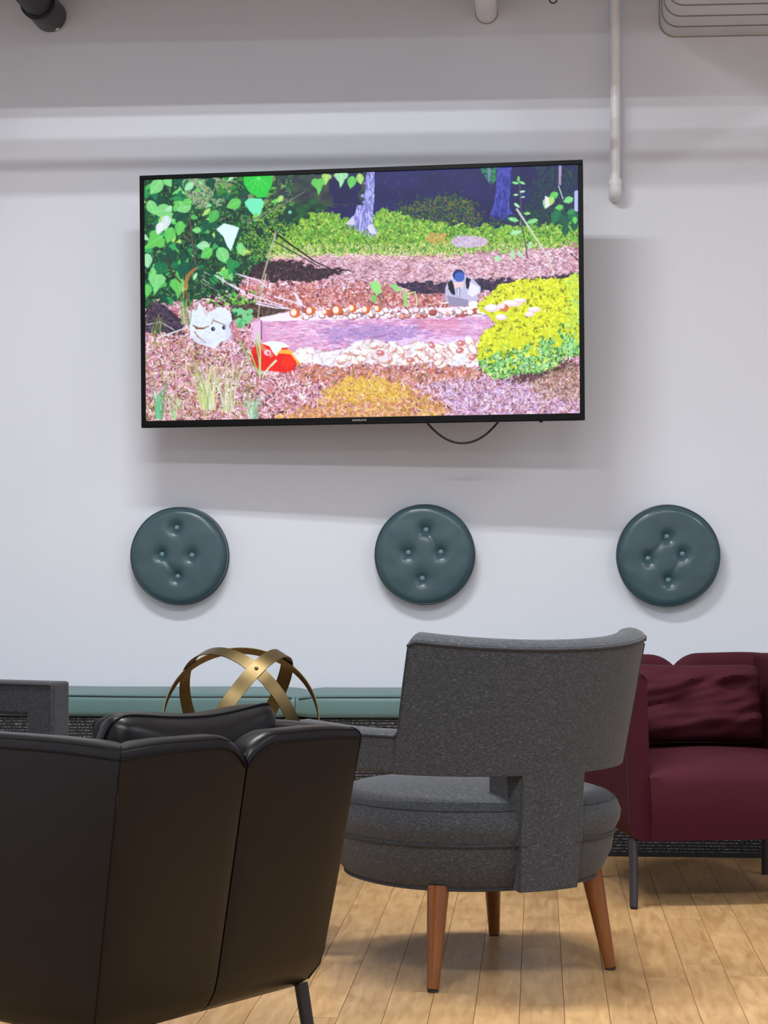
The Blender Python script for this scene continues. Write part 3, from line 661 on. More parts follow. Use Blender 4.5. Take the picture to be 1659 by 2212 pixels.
    for x, y, rx, ry in ((1070, 668, 16, 9), (1112, 658, 22, 8), (1150, 682, 10, 6), (1160, 672, 14, 6), (1090, 688, 12, 7), (1130, 652, 14, 5)): ell(x, y, rx, ry, (226, 204, 214)); ell(x - 2, y - 2, rx * .7, ry * .6, (242, 236, 244))
    ell(1096, 668, 10, 8, (206, 120, 90)); ell(1090, 664, 8, 6, (240, 220, 220))
    dk = mask([(1060, 815), (1100, 822), (1180, 806), (1230, 780), (1256, 800), (1200, 820), (1120, 834)], amp=6); strokes(dk, 700, 5, 2, [(70, 50, 50), (100, 70, 70), (150, 110, 110), (60, 44, 60)])
    # ochre moss, foreground
    om = mask([(600, 900), (690, 880), (720, 850), (740, 825), (790, 812), (850, 825), (920, 850), (960, 880), (980, 900), (800, 912), (600, 912)], amp=10)
    strokes(om, 2000, 6, 4, [(214, 172, 88), (196, 148, 70), (226, 196, 130), (206, 130, 120), (170, 110, 70), (232, 190, 160), (190, 150, 60)])
    strokes(mask([(690, 850), (760, 820), (840, 822), (900, 850), (860, 870), (740, 870)], amp=8), 900, 5, 2, [(222, 184, 70), (206, 160, 50), (236, 210, 120)])
    vl = mask([(930, 830), (1100, 820), (1255, 850), (1256, 905), (1000, 910)], amp=10); strokes(vl, 1700, 9, 2, [(190, 158, 206), (212, 190, 232), (160, 126, 172), (236, 220, 240), (130, 90, 120), (214, 190, 190)])
    vl = mask([(1140, 830), (1255, 790), (1256, 870), (1180, 870)], amp=10); strokes(vl, 1500, 6, 1, [(200, 170, 150), (230, 214, 210), (140, 100, 90), (100, 70, 60), (180, 140, 110)])
    # grasses
    def tuft(cx, cy, n, h_, sp, cols, w_=2.2):
        for _ in range(n):
            a_ = R.uniform(-sp, sp); l = h_ * R.uniform(.5, 1); c = cols[R.integers(0, len(cols))]; b0 = cx + R.uniform(-.3, .3) * h_ * sp
            line([(b0, cy), (b0 + l * .5 * a_, cy - l * .6), (b0 + l * a_ * 1.1, cy - l)], w_, .8, c, .8)
    gcols = [(190, 206, 130), (226, 226, 210), (150, 180, 110), (206, 196, 120), (214, 220, 224)]
    tuft(455, 885, 60, 110, .45, gcols); tuft(345, 905, 26, 80, .3, [(110, 196, 140), (140, 206, 160), (90, 170, 120)]); tuft(380, 905, 16, 60, .3, [(120, 196, 150), (200, 206, 150)])
    tuft(556, 905, 26, 60, .5, [(150, 200, 160), (214, 222, 214), (120, 170, 130)]); tuft(500, 890, 30, 120, .3, gcols, 1.6)
    tuft(405, 700, 14, 110, .3, [(150, 170, 110), (190, 190, 150), (100, 130, 80)], 2); tuft(340, 720, 26, 50, .7, [(130, 150, 90), (176, 176, 120), (70, 90, 60)], 1.4)
    for P_, c, w_ in (([(560, 735), (567, 775), (569, 812)], (150, 196, 110), 4), ([(564, 720), (570, 760), (570, 818)], (186, 214, 160), 5), ([(524, 735), (545, 775), (566, 806)], (140, 190, 110), 4), ([(606, 778), (588, 796), (574, 816)], (206, 222, 180), 5), ([(545, 752), (560, 790), (568, 815)], (180, 206, 130), 3)): line(P_, w_, w_ * .6, c)
    line([(500, 730), (508, 790), (512, 830)], 3, 1.5, (206, 196, 214), .8); line([(418, 755), (432, 800), (450, 850)], 3, 2, (176, 160, 100), .8)
    bx = sum(np.roll(np.roll(I, a_, 0), b_, 1) for a_ in (-1, 0, 1) for b_ in (-1, 0, 1)) / 9
    I = .45 * I + .55 * bx
    lum = I.mean(2, keepdims=True)
    bl = (np.roll(I, 1, 0) + np.roll(I, -1, 0) + np.roll(I, 1, 1) + np.roll(I, -1, 1)) / 4
    I = I + .30 * (I - bl)
    I = (I - 128) * 1.14 + 130 + np.clip((lum - 110) / 145, 0, 1) * np.array([6, 6, 16], np.float32)
    return np.clip(I, 4, 255) / 255.0, X0, Y0
def screen():
    I, X0, Y0 = paint_screen()
    nu, nv = 800, 450
    x0, x1, z1, z0 = -hw + BS, hw - BS, hh - BT, -hh + BB
    u = np.linspace(0, 1, nu); v = np.linspace(0, 1, nv); U, V = np.meshgrid(u, v)
    co = np.stack([x0 + (x1 - x0) * U, np.full_like(U, 0.004), z1 + (z0 - z1) * V], -1).reshape(-1, 3).astype(np.float32)
    px, py = bilin(U, V)
    fx = np.clip(px - X0, 0, I.shape[1] - 2); fy = np.clip(py - Y0, 0, I.shape[0] - 2)
    ix = fx.astype(int); iy = fy.astype(int); tx = (fx - ix)[..., None]; ty = (fy - iy)[..., None]
    C = (I[iy, ix] * (1 - tx) + I[iy, ix + 1] * tx) * (1 - ty) + (I[iy + 1, ix] * (1 - tx) + I[iy + 1, ix + 1] * tx) * ty
    C = np.clip(C, 0, 1); C = np.where(C <= .04045, C / 12.92, ((C + .055) / 1.055) ** 2.4)
    me = bpy.data.meshes.new('screen'); n = (nu - 1) * (nv - 1)
    me.vertices.add(nu * nv); me.vertices.foreach_set('co', co.ravel())
    a = (np.arange(nv - 1)[:, None] * nu + np.arange(nu - 1)[None, :]).ravel()
    idx = np.stack([a, a + nu, a + nu + 1, a + 1], 1).astype(np.int32)
    me.loops.add(n * 4); me.loops.foreach_set('vertex_index', idx.ravel())
    me.polygons.add(n); me.polygons.foreach_set('loop_start', (np.arange(n) * 4).astype(np.int32))
    me.update(calc_edges=True)
    ca = me.color_attributes.new('picture', 'FLOAT_COLOR', 'POINT')
    rgba = np.concatenate([C.reshape(-1, 3), np.ones((nu * nv, 1))], 1).astype(np.float32)
    ca.data.foreach_set('color', rgba.ravel())
    m = bpy.data.materials.new('screen_light'); m.use_nodes = True; nt = m.node_tree; b = nt.nodes['Principled BSDF']
    at = nt.nodes.new('ShaderNodeAttribute'); at.attribute_name = 'picture'
    b.inputs['Base Color'].default_value = (0.01, 0.01, 0.01, 1); b.inputs['Roughness'].default_value = 0.35
    b.inputs['Specular IOR Level'].default_value = 0.2
    nt.links.new(at.outputs['Color'], b.inputs['Emission Color']); b.inputs['Emission Strength'].default_value = 1.0
    me.materials.append(m)
    o = bpy.data.objects.new('screen', me); COL.objects.link(o); o.parent = tv
screen()

# ------------------------------------------------------------------ round tufted wall cushions
def wall_cushion(cx, cy, rpx, btns, label, seed):
    c = yplane(cx, cy, -0.03); R_ = rpx * 6.36 / F; T = 0.058; s = 6.35 / F
    t = thing('wall_cushion', label, 'cushion', (c.x, 0, c.z), 0, 'round teal cushions hung in a row on the wall')
    B = [((bx - cx) * s, -(by - cy) * s) for bx, by in btns]
    def rr(an): return R_ * (1 + 0.012 * mnoise.noise(Vector((math.cos(an) * 1.6, math.sin(an) * 1.6, seed))))
    def dep(x, z):
        d = 0
        for bx, bz in B:
            q = math.hypot(x - bx, z - bz)
            d += 0.0155 * math.exp(-(q / 0.018) ** 2) + 0.0022 * math.exp(-(q / 0.040) ** 2)
        pairs = [(0, 1), (0, 2), (1, 3), (2, 3)]
        for i_, (a_, b_) in enumerate(pairs):
            ax, az = B[a_]; bx, bz = B[b_]; L2 = (bx - ax) ** 2 + (bz - az) ** 2
            tt = max(0, min(1, ((x - ax) * (bx - ax) + (z - az) * (bz - az)) / L2))
            q = math.hypot(x - ax - tt * (bx - ax), z - az - tt * (bz - az))
            d += (0.0030 if (i_ + seed) % 3 == 0 else 0.0003) * math.exp(-(q / 0.009) ** 2)
        return d
    n, m = 128, 72; V, Fc = [], []
    for i in range(m):
        q = (i + 1) / m
        for k in range(n):
            an = 2 * PI * k / n; r = rr(an) * q; x, z = r * math.cos(an), r * math.sin(an)
            edge = 0.012 * (max(0, (q - .86) / .14) ** 2.4)
            w_ = 0.0009 * mnoise.noise(Vector((x * 22, z * 22, seed))) * (.5 + q)
            V.append((x, -(T - edge - dep(x, z) + 0.004 * (1 - q * q) + w_), z))
    V.append((0, -(T + .004 - dep(0, 0)), 0)); ci = len(V) - 1
    for k in range(n): Fc.append((ci, k, (k + 1) % n))
    for i in range(m - 1):
        for k in range(n): Fc.append((i * n + k, i * n + (k + 1) % n, (i + 1) * n + (k + 1) % n, (i + 1) * n + k))
    obj('cushion_face', V, Fc, M_teal, t)
    V, Fc = [], []; prof = [(1.0, -(T - .014)), (1.018, -(T - .022)), (1.02, -.030), (1.018, -.012), (1.0, -.003), (.9, -.001)]
    for q, y in prof:
        for k in range(n):
            an = 2 * PI * k / n; r = rr(an) * q; V.append((r * math.cos(an), y, r * math.sin(an)))
    for i in range(len(prof) - 1):
        for k in range(n): Fc.append((i * n + k, i * n + (k + 1) % n, (i + 1) * n + (k + 1) % n, (i + 1) * n + k))
    obj('side_band', V, Fc, M_teal, t)
    for nm, yy_, rr_ in (('front_piping', -(T - .0135), 1.005), ('rear_piping', -.006, 1.012)):
        obj(nm, *tube([(rr(2 * PI * k / n) * rr_ * math.cos(2 * PI * k / n), yy_, rr(2 * PI * k / n) * rr_ * math.sin(2 * PI * k / n)) for k in range(n)], 0.0032, 8, closed=True), M_tealp, t)
    for bx, bz in B:
        prof = [(0.0001, .0068), (.005, .006), (.0085, .0035), (.0098, 0), (.009, -.003)]
        v, f = lathe(prof, 20); y0 = -(T + .0065 - dep(bx, bz))
        obj('button', [(bx + a_[0], y0 - a_[2], bz + a_[1]) for a_ in v], f, M_tealb, t)
wall_cushion(388, 1201, 104, [(384, 1140), (351, 1198), (417, 1200), (386, 1246)], 'leftmost round teal tufted cushion hung on the wall, above the brass sculpture', 1)
wall_cushion(917, 1198, 105.5, [(921, 1145), (883, 1194), (953, 1193), (913, 1250)], 'middle round teal tufted cushion hung on the wall, below the television', 5)
wall_cushion(1443, 1201, 106.5, [(1440, 1160), (1400, 1207), (1473, 1197), (1443, 1253)], 'rightmost round teal tufted cushion on the wall, above the burgundy armchair', 9)

# ------------------------------------------------------------------ long bench
BD, BH = 0.385, 0.478
bt = 0.072
bx0, bx1 = XL + .02, XR - .02
bench = thing('bench', 'long low built-in bench against the wall with black woven front', 'bench', (0, 0, 0))
obj('base', *box(bx0, bx1, -BD + .012, -.004, 0.0, BH - bt - .002), M_woven, bench, smooth=False)
obj('toe_rail', *box(bx0, bx1, -BD + .004, -BD + .0118, 0.0, 0.014), M_blackleg, bench, smooth=False)
seam = yplane(637, 1500, -BD).x
def bench_cushion(xa, xb, label):
    t = thing('bench_cushion', label, 'cushion', ((xa + xb) / 2, -BD / 2, BH - bt), 0, 'teal vinyl cushions along the bench')
    L_ = (xb - xa) / 2; n = 80; V, Fc = [], []
    r = .02
    prof = []   # section in y,z around
    for cy_, cz_, a0 in ((BD / 2 - .006 - r, bt - r, 0), (-BD / 2 + r, bt - r, PI / 2), (-BD / 2 + r, r, PI), (BD / 2 - .006 - r, r, 1.5 * PI)):
        for k in range(6): a_ = a0 + k / 5 * PI / 2; prof.append((cy_ + r * math.cos(a_), cz_ + r * math.sin(a_)))
    mseg = len(prof)
    for i in range(n + 1):
        x = -L_ + 2 * L_ * i / n
        e = min(1, (L_ - abs(x)) / 0.05); sc = .80 + .20 * math.sin(e * PI / 2) if e < 1 else 1
        for y, z in prof:
            V.append((x, y * (.97 + .03 * (sc - .8) / .2), bt / 2 + (z - bt / 2) * sc + .0022 * mnoise.noise(Vector((x * 3, z * 30, xa))) * (1 if z > .03 else 0)))
    for i in range(n):
        for k in range(mseg): Fc.append((i * mseg + k, i * mseg + (k + 1) % mseg, (i + 1) * mseg + (k + 1) % mseg, (i + 1) * mseg + k))
    Fc.append(tuple(range(mseg))); Fc.append(tuple(range(n * mseg, (n + 1) * mseg)))
    obj('cushion_body', V, Fc, M_bench, t)
    for z in (bt - .007, .005):
        pts = []
        for i in range(n + 1):
            x = -L_ + .01 + 2 * (L_ - .01) * i / n; e = min(1, (L_ - abs(x)) / 0.05)
            pts.append((x, -BD / 2 + .003 if z > .03 else -BD / 2 + .006, bt / 2 + (z - bt / 2) * (.80 + .20 * math.sin(e * PI / 2)) + .0015 * math.sin(x * 7)))
        obj('piping', *tube(pts, 0.0024, 8), M_benchp, t)
bench_cushion(bx0 + .01, seam - .001, 'long teal vinyl bench cushion left of the seam behind the brass sculpture')
bench_cushion(seam + .001, bx1 - .01, 'long teal vinyl bench cushion right of the seam behind the brass sculpture')

# ------------------------------------------------------------------ tub armchair with a split back (black leather one and burgundy one)
def tub_chair(name, label, loc, rz, M, MP, ML, group=None, zr=0.622, stitch=True):
    t = thing(name, label, 'armchair', loc, rz, group)
    HW, YB, AL, TH_ = 0.289, -0.315, 0.580, 0.062     # half width, rear plane, arm length, wall thickness
    z0 = 0.17; rake, tap = 0.082, 0.022
    yf = YB + AL
    def P(u, side_y, z, inner=0.0):
        "point on shell: u = x at top, side_y = y at top; rakes with height"
        k = (zr - z) / (zr - z0)
        y = side_y + rake * k * (1 - (side_y - YB) / AL * 1.15)
        x = u * (1 - tap / HW * k)
        k2 = max(0, (z0 + .055 - z) / .055) ** 2
        x *= 1 - .085 * k2; y += .02 * k2 * (1 - (side_y - YB) / AL * 2)
        return (x, y, z)
    nz_ = 16
    def panel(nm, path_out, path_in, top, parent=t, bulge=0.0):
        "solid between an outer and an inner plan path, rounded top edge, z from z0 to top(s)"
        n = len(path_out); V, Fc = [], []
        ring = []
        for i in range(n):
            s = i / (n - 1); zt = top(s); xo, yo = path_out[i]; xi, yi = path_in[i]
            col = []
            r = 0.020
            for k in range(nz_ + 1):                     # outer face going up
                z = z0 + .012 + (zt - r - z0 - .012) * k / nz_
                q = k / nz_
                b_ = bulge * math.sin(PI * q) * math.sin(PI * s) ** .5
                x, y, _ = P(xo, yo, z); dx, dy = xo - xi, yo - yi; dl = math.hypot(dx, dy)
                col.append((x + dx / dl * b_, y + dy / dl * b_, z))
            for k in range(1, 7):                        # rounded outer top edge
                a_ = k / 6 * PI / 2; z = zt - r + r * math.sin(a_); f = (r - r * math.cos(a_)) / TH_
                x, y, _ = P(xo + (xi - xo) * f, yo + (yi - yo) * f, z); col.append((x, y, z))
            for k in range(0, 6):
                a_ = PI / 2 - k / 5 * PI / 2; z = zt - r + r * math.sin(a_); f = 1 - (r - r * math.cos(a_)) / TH_
                x, y, _ = P(xo + (xi - xo) * f, yo + (yi - yo) * f, z); col.append((x, y, z))
            for z in (0.45, 0.30, z0 + .012):
                x, y, _ = P(xi, yi, z); col.append((x, y, z))
            for f in (0.85, 0.15):
                x, y, _ = P(xi + (xo - xi) * (1 - f), yi + (yo - yi) * (1 - f), z0); col.append((x, y, z0))
            ring.append(col); V += col
        m = len(ring[0])
        for i in range(n - 1):
            for k in range(m): Fc.append((i * m + k, i * m + (k + 1) % m, (i + 1) * m + (k + 1) % m, (i + 1) * m + k))
        Fc.append(tuple(range(m))); Fc.append(tuple(range((n - 1) * m, n * m)))
        o = obj(nm, V, Fc, M, parent, bevel=0.006, seg=2, ang=1.0)
        # piping just below the rounded edge on the outer face
        pv = [ring[i][nz_] for i in range(n)]
        return o, ring
    def tube_on(nm, pts, r, parent, m_=MP): return obj(nm, *tube(pts, r, 6), m_, parent)
    inn = TH_
    for sgn in (-1, 1):
        # back half: from the centre split to the rear corner
        n = 34
        po = [(sgn * (0.002 + (HW - 0.002) * (1 - (1 - i / (n - 1)) ** 1.6)), YB) for i in range(n)]
        pi_ = [(sgn * min(abs(x), HW - inn) if i < n - 1 else sgn * (HW - inn), YB + inn) for i, (x, y) in enumerate(po)]
        def top(s, po=po):
            x = abs(po[int(round(s * (n - 1)))][0]); k = max(0, 1 - x / 0.075)
            base = zr + 0.006 * (1 if sgn < 0 else -.6) * (x / HW) - .006 * max(0, (x / HW - .55) / .45) ** 2
            return base - 0.036 * k ** 2.2
        # the end at the split is drawn inwards for a soft groove
        o, ring = panel('back_panel', po, pi_, top, bulge=0.010)
        off = [(-0.0, -0.0016, -0.001)]
        tube_on('piping', [(v[nz_][0], v[nz_][1] - .0005, v[nz_][2]) for v in ring], 0.0022, o)
        if stitch: tube_on('stitching', [(v[nz_ + 3][0], v[nz_ + 3][1] - .0002, v[nz_ + 3][2]) for v in ring[3:]], 0.0007, o)
        tube_on('corner_seam', [(v[0] + sgn * .0003, v[1] - .0003, v[2]) for v in ring[-1][:nz_ + 6]], 0.0009, o, M_seam if stitch else MP)
        # arm: from the rear corner to the front
        n2 = 18
        po = [(sgn * HW, YB + AL * i / (n2 - 1)) for i in range(n2)]
        pi2 = [(sgn * (HW - inn), max(y, YB + inn) if i else YB + inn) for i, (x, y) in enumerate(po)]
        def top2(s):
            k = max(0, (s - .86) / .14)
            b = zr + 0.006 * (1 if sgn < 0 else -.6) - .006 * max(0, 1 - s / .35) ** 2
            return b - .016 * k ** 2.4 - .003 * s
        o, ring = panel('arm_panel', po, pi2, top2, bulge=0.006)
        tube_on('piping', [(v[nz_][0] + sgn * .0005, v[nz_][1], v[nz_][2]) for v in ring], 0.0022, o)
        if stitch: tube_on('stitching', [(v[nz_ + 3][0], v[nz_ + 3][1], v[nz_ + 3][2]) for v in ring[1:]], 0.0007, o)
        fx = ring[-1]; tube_on('front_piping', [(v[0], v[1] + .0005, v[2]) for v in fx[:nz_ + 12]], 0.0018, o)
    # seat block and cushion
    V, Fc = [], []
    x_ = HW - inn - .0015
    b0 = P(x_, yf, z0)
    sv = [(-x_ * .93, YB + inn + rake, z0 + .002), (x_ * .93, YB + inn + rake, z0 + .002), (x_ * .93, yf - .01, z0 + .002), (-x_ * .93, yf - .01, z0 + .002),
          (-x_ * .965, YB + inn + rake * .55, .398), (x_ * .965, YB + inn + rake * .55, .398), (x_ * .965, yf - .002, .398), (-x_ * .965, yf - .002, .398)]
    # seat: domed grid
    n, m = 24, 24
    V, Fc = [], []
    for j in range(m + 1):
        for i in range(n + 1):
            a_ = i / n; b_ = j / m
            x = -x_ * .965 + 2 * x_ * .965 * a_; y = YB + inn + rake * .55 + (yf - .002 - (YB + inn + rake * .55)) * b_
            z = .367 + .016 * (math.sin(PI * a_) ** .5) * (math.sin(PI * min(1, max(0, b_))) ** .4 if 0 < b_ < 1 else 0) - .030 * max(0, (b_ - .74) / .26) ** 2.4 + .002 * mnoise.noise(Vector((x * 9, y * 9, 2)))
            V.append((x, y, z))
    top_n = len(V)
    for j in range(m):
        for i in range(n): Fc.append((j * (n + 1) + i, j * (n + 1) + i + 1, (j + 1) * (n + 1) + i + 1, (j + 1) * (n + 1) + i))
    rim = [i for i in range(n + 1)] + [j * (n + 1) + n for j in range(1, m + 1)] + [m * (n + 1) + i for i in range(n - 1, -1, -1)] + [j * (n + 1) for j in range(m - 1, 0, -1)]
    prev = rim
    for lev in range(1, 8):
        q = lev / 7; cur = []
        for idx in rim:
            x, y, z = V[idx]; zz = z + (z0 + .002 - z) * q
            yy_ = y + (0.010 * math.sin(PI * q) - .010 * q if y > yf - .02 else (rake * .45 * q if y < YB + inn + rake else 0))
            cur.append(len(V)); V.append((x * (1 - .035 * q), yy_, zz))
        for k in range(len(rim)): Fc.append((prev[k], prev[(k + 1) % len(rim)], cur[(k + 1) % len(rim)], cur[k]))
        prev = cur
    Fc.append(tuple(prev))
    obj('seat', V, Fc, M, t)
    for sx in (-1, 1):
        for sy in (-1, 1):
            yy_ = (yf - .050) if sy > 0 else (YB + rake + .022)
            o = obj('leg', *tube([(sx * (HW - tap - .018), yy_, z0 + .004), (sx * (HW - tap - .012), yy_ + sy * .030, 0.004)], [.0120, .0105], 16), ML, t)
            obj('glide', *lathe([(.009, 0), (.0095, .004)], 12, (sx * (HW - tap - .012), yy_ + sy * .0305, 0)), M_foot, o)
    return t
rear_mid = lambda K, J: ((K[0] + J[0]) / 2, (K[1] + J[1]) / 2)
def place_tub(K, f, off=0.315):
    "K: chair's own right rear corner (camera frame); f: facing. Returns the floor centre"
    r = (f[1], -f[0]); mid = (K[0] - r[0] * .289, K[1] - r[1] * .289)
    return W(mid[0] + f[0] * off, mid[1] + f[1] * off, 0)
fB = (-0.8, 0.6)
cB = place_tub((-.034, 3.35), fB)
tub_chair('tub_armchair', 'black leather tub armchair seen from behind in the left foreground', cB, facing(*fB), M_leather, M_leatherp, M_blackleg)
fR = (0.135, -0.9908)
cR = place_tub((.527, 5.62), fR)
tub_chair('tub_armchair', 'burgundy fabric tub armchair facing the camera at the right edge', cR, facing(*fR), M_red, M_redp, M_metal, stitch=False)

def pillow(label, loc, rot, w_, h_, th, M, MP, seed, wr=0.004, sag=0.0, cut=.08):
    def crn(a_, b_):
        c = 1 - cut * abs(a_) ** 5 * abs(b_) ** 5
        return c, -sag * (1 - a_ * a_) * max(0, b_) ** 2 + sag * 1.3 * max(0, a_) ** 2.2 * max(0, b_) ** 2
    t = thing('lumbar_pillow', label, 'pillow', loc); t.rotation_euler = rot
    n, m = 56, 36; V, Fc = [], []
    for side in (1, -1):
        for j in range(m + 1):
            for i in range(n + 1):
                a_, b_ = 2 * i / n - 1, 2 * j / m - 1
                e = (max(0, 1 - abs(a_) ** 4) ** .5) * (max(0, 1 - abs(b_) ** 3.4) ** .5)
                pin = 1 - .05 * (1 - abs(b_) ** 2) * abs(a_) ** 3; pin2 = 1 - .06 * (1 - abs(a_) ** 2) * abs(b_) ** 3
                c_, dz_ = crn(a_, b_); x = a_ * w_ / 2 * pin * c_; z = b_ * h_ / 2 * pin2 * c_ + h_ / 2 + dz_
                wv = wr * e * (mnoise.noise(Vector((x * 5, z * 26 + 6 * x * x, seed))) + .6 * mnoise.noise(Vector((x * 13, z * 48 + x * 9, seed + 3))))
                V.append((x, side * (th / 2 * e) + wv, z))
    o = (n + 1) * (m + 1)
    for s in range(2):
        for j in range(m):
            for i in range(n):
                q = s * o + j * (n + 1) + i; Fc.append((q, q + 1, q + n + 2, q + n + 1))
    me = obj('pillow_body', V, Fc, M, t)
    bm = bmesh.new(); bm.from_mesh(me.data); bmesh.ops.remove_doubles(bm, verts=bm.verts, dist=1e-4); bmesh.ops.recalc_face_normals(bm, faces=bm.faces); bm.to_mesh(me.data); bm.free()
    pts = []
    for a_, b_ in [(2 * i / n - 1, -1) for i in range(n)] + [(1, 2 * j / m - 1) for j in range(m)] + [(1 - 2 * i / n, 1) for i in range(n)] + [(-1, 1 - 2 * j / m) for j in range(m)]:
        pin = 1 - .05 * (1 - abs(b_) ** 2) * abs(a_) ** 3; pin2 = 1 - .06 * (1 - abs(a_) ** 2) * abs(b_) ** 3
        c_, dz_ = crn(a_, b_); pts.append((a_ * w_ / 2 * pin * c_, 0, b_ * h_ / 2 * pin2 * c_ + h_ / 2 + dz_))
    obj('edge_seam', *tube(pts, 0.0024, 6, closed=True), MP, t)
    return t
def local(c, rz, x, y, z):
    return Vector((c.x + x * math.cos(rz) - y * math.sin(rz), c.y + x * math.sin(rz) + y * math.cos(rz), z))
rB = facing(*fB); rR = facing(*fR)
pillow('black leather lumbar pillow propped inside the black tub armchair', local(cB, rB, 0.012, -0.088, .386), (math.radians(19), math.radians(2.0), rB), .405, .288, .13, M_leather, M_leatherp, 3, wr=.012, sag=.012, cut=.13)
pillow('wrinkled burgundy pillow propped against the back of the burgundy armchair', local(cR, rR, -0.003, -0.070, .386), (math.radians(17), math.radians(-.6), rR), .40, .226, .15, M_red, M_redp, 8, wr=.024)

# ------------------------------------------------------------------ grey barrel chair
cG = W(0.192, 4.405, 0); fG = (-0.495, 0.869); rG = facing(*fG)
bc = thing('barrel_chair', 'grey melange barrel chair with orange-brown wooden legs seen from behind, in the middle', 'chair', cG, rG)
def plan(an): return 1 + 0.035 * (math.sin(2 * an) ** 2)
obj('seat_base', *lathe([(.24, .208), (.268, .206), (.283, .222), (.300, .262), (.306, .300), (.29, .302)], 72, plan=plan), M_grey, bc)
obj('seat_cushion', *lathe([(.28, .3025), (.306, .304), (.317, .325), (.320, .345), (.312, .366), (.295, .382), (.25, .396), (.15, .408), (.05, .411)], 72, plan=plan), M_grey, bc)
for r_, z_ in ((.307, .3015), (.271, .206)):
    obj('piping', *tube([(r_ * plan(t) * math.cos(t), r_ * plan(t) * math.sin(t), z_) for t in np.linspace(0, 2 * PI, 96, endpoint=False)], .0035, 8, closed=True), M_greyp, bc)
# top stitch line of the cushion
obj('cushion_seam', *tube([(.306 * plan(t) * math.cos(t), .306 * plan(t) * math.sin(t), .3735) for t in np.linspace(0, 2 * PI, 96, endpoint=False)], .0014, 6, closed=True), M_greyp, bc)
# wrap-round shell given by arc angle a (0 = centre of back), then straight arms
ZB = .447
def shell_pt(s, z, inner, R0=.334):
    "s in metres along the arc from the back centre"
    lean = .046 * max(0, (z - ZB)) / .26 - (.020 * max(0, (ZB - z)) / .24)
    R = R0 + lean - inner; A = math.radians(90)
    a = s / R0
    if abs(a) <= A:
        return (R * math.sin(a), -R * math.cos(a), z)
    e = (abs(a) - A) * R0
    return (math.copysign(R, a), e, z)
def shell(nm, s_list, z_of, parent, th=.06, caps=(True, True)):
    "z_of(s) -> list of z values (same count for every s)"
    V, Fc = [], []; cols = len(s_list); rows = len(z_of(s_list[0]))
    for inner in (0, th):
        for s in s_list:
            for z in z_of(s): V.append(shell_pt(s, z, inner))
    o = cols * rows
    def q(a_, b_, c, d): Fc.append((a_, b_, c, d))
    for i in range(cols - 1):
        for j in range(rows - 1):
            a_ = i * rows + j; q(a_, a_ + rows, a_ + rows + 1, a_ + 1); q(o + a_, o + a_ + 1, o + a_ + rows + 1, o + a_ + rows)
        a_ = i * rows; q(a_, o + a_, o + a_ + rows, a_ + rows)
        a_ = i * rows + rows - 1; q(a_, a_ + rows, o + a_ + rows, o + a_)
    if caps[0]:
        for j in range(rows - 1): q(j, j + 1, o + j + 1, o + j)
    if caps[1]:
        for j in range(rows - 1): a_ = (cols - 1) * rows + j; q(a_, o + a_, o + a_ + 1, a_ + 1)
    return V, Fc
SM = math.radians(54.5) * .334          # where the tall back ends
AZ = .530
def ztop(s): return .711 + .019 * (abs(s) / SM) ** 2 - .016 * max(0, (abs(s) - SM + .020) / .020) ** 2.2
def swid(z): return 1.12 - .165 * max(0, min(1, (z - ZB) / .27))
zs_post = list(np.linspace(.206, ZB, 7)); 
def arange(a_, b_, n): return list(np.linspace(a_, b_, n))
HP = .079                               # half width of the post
# tall back with its post as one upholstered mesh
V, Fc = [], []; vid = {}
ss = [-SM, -SM + .003, -SM + .008, -SM + .014] + arange(-SM + .020, -HP, 12)[:-1] + arange(-HP, HP, 9) + arange(HP, SM - .020, 12)[1:] + [SM - .014, SM - .008, SM - .003, SM]
tz = arange(0, 1, 12); pz = arange(0, 1, 7)
def vert(i, kind, j, inner):
    s = ss[i]
    z = ZB + (ztop(s) - ZB) * tz[j] if kind == 't' else .204 + (ZB - .204) * pz[j]
    if kind == 'p' and j == 6: kind, j, z = 't', 0, ZB
    k = (i, kind, j, inner)
    if k not in vid:
        sx = s
        if kind == 't' and j == 0 and abs(abs(s) - SM) < 1e-6 and s > 0: pass
        vid[k] = len(V); V.append(shell_pt(sx * (swid(z) if abs(s) > HP + 1e-6 else 1), z, .06 * inner))
    return vid[k]
cells = set()
for i in range(len(ss) - 1):
    for j in range(11): cells.add((i, 't', j))
    if ss[i] >= -HP - 1e-6 and ss[i + 1] <= HP + 1e-6:
        for j in range(6): cells.add((i, 'p', j))
edge_use = {}
for (i, kd, j) in cells:
    c = [(i, j), (i + 1, j), (i + 1, j + 1), (i, j + 1)]
    for inn_ in (0, 1):
        ids = [vert(a_, kd, b_, inn_) for a_, b_ in c]
        Fc.append(tuple(ids if inn_ == 0 else ids[::-1]))
    for k in range(4):
        a_ = c[k]; b_ = c[(k + 1) % 4]
        key = tuple(sorted((vert(a_[0], kd, a_[1], 0), vert(b_[0], kd, b_[1], 0))))
        edge_use.setdefault(key, []).append((vert(a_[0], kd, a_[1], 0), vert(b_[0], kd, b_[1], 0), vert(a_[0], kd, a_[1], 1), vert(b_[0], kd, b_[1], 1)))
domed = []
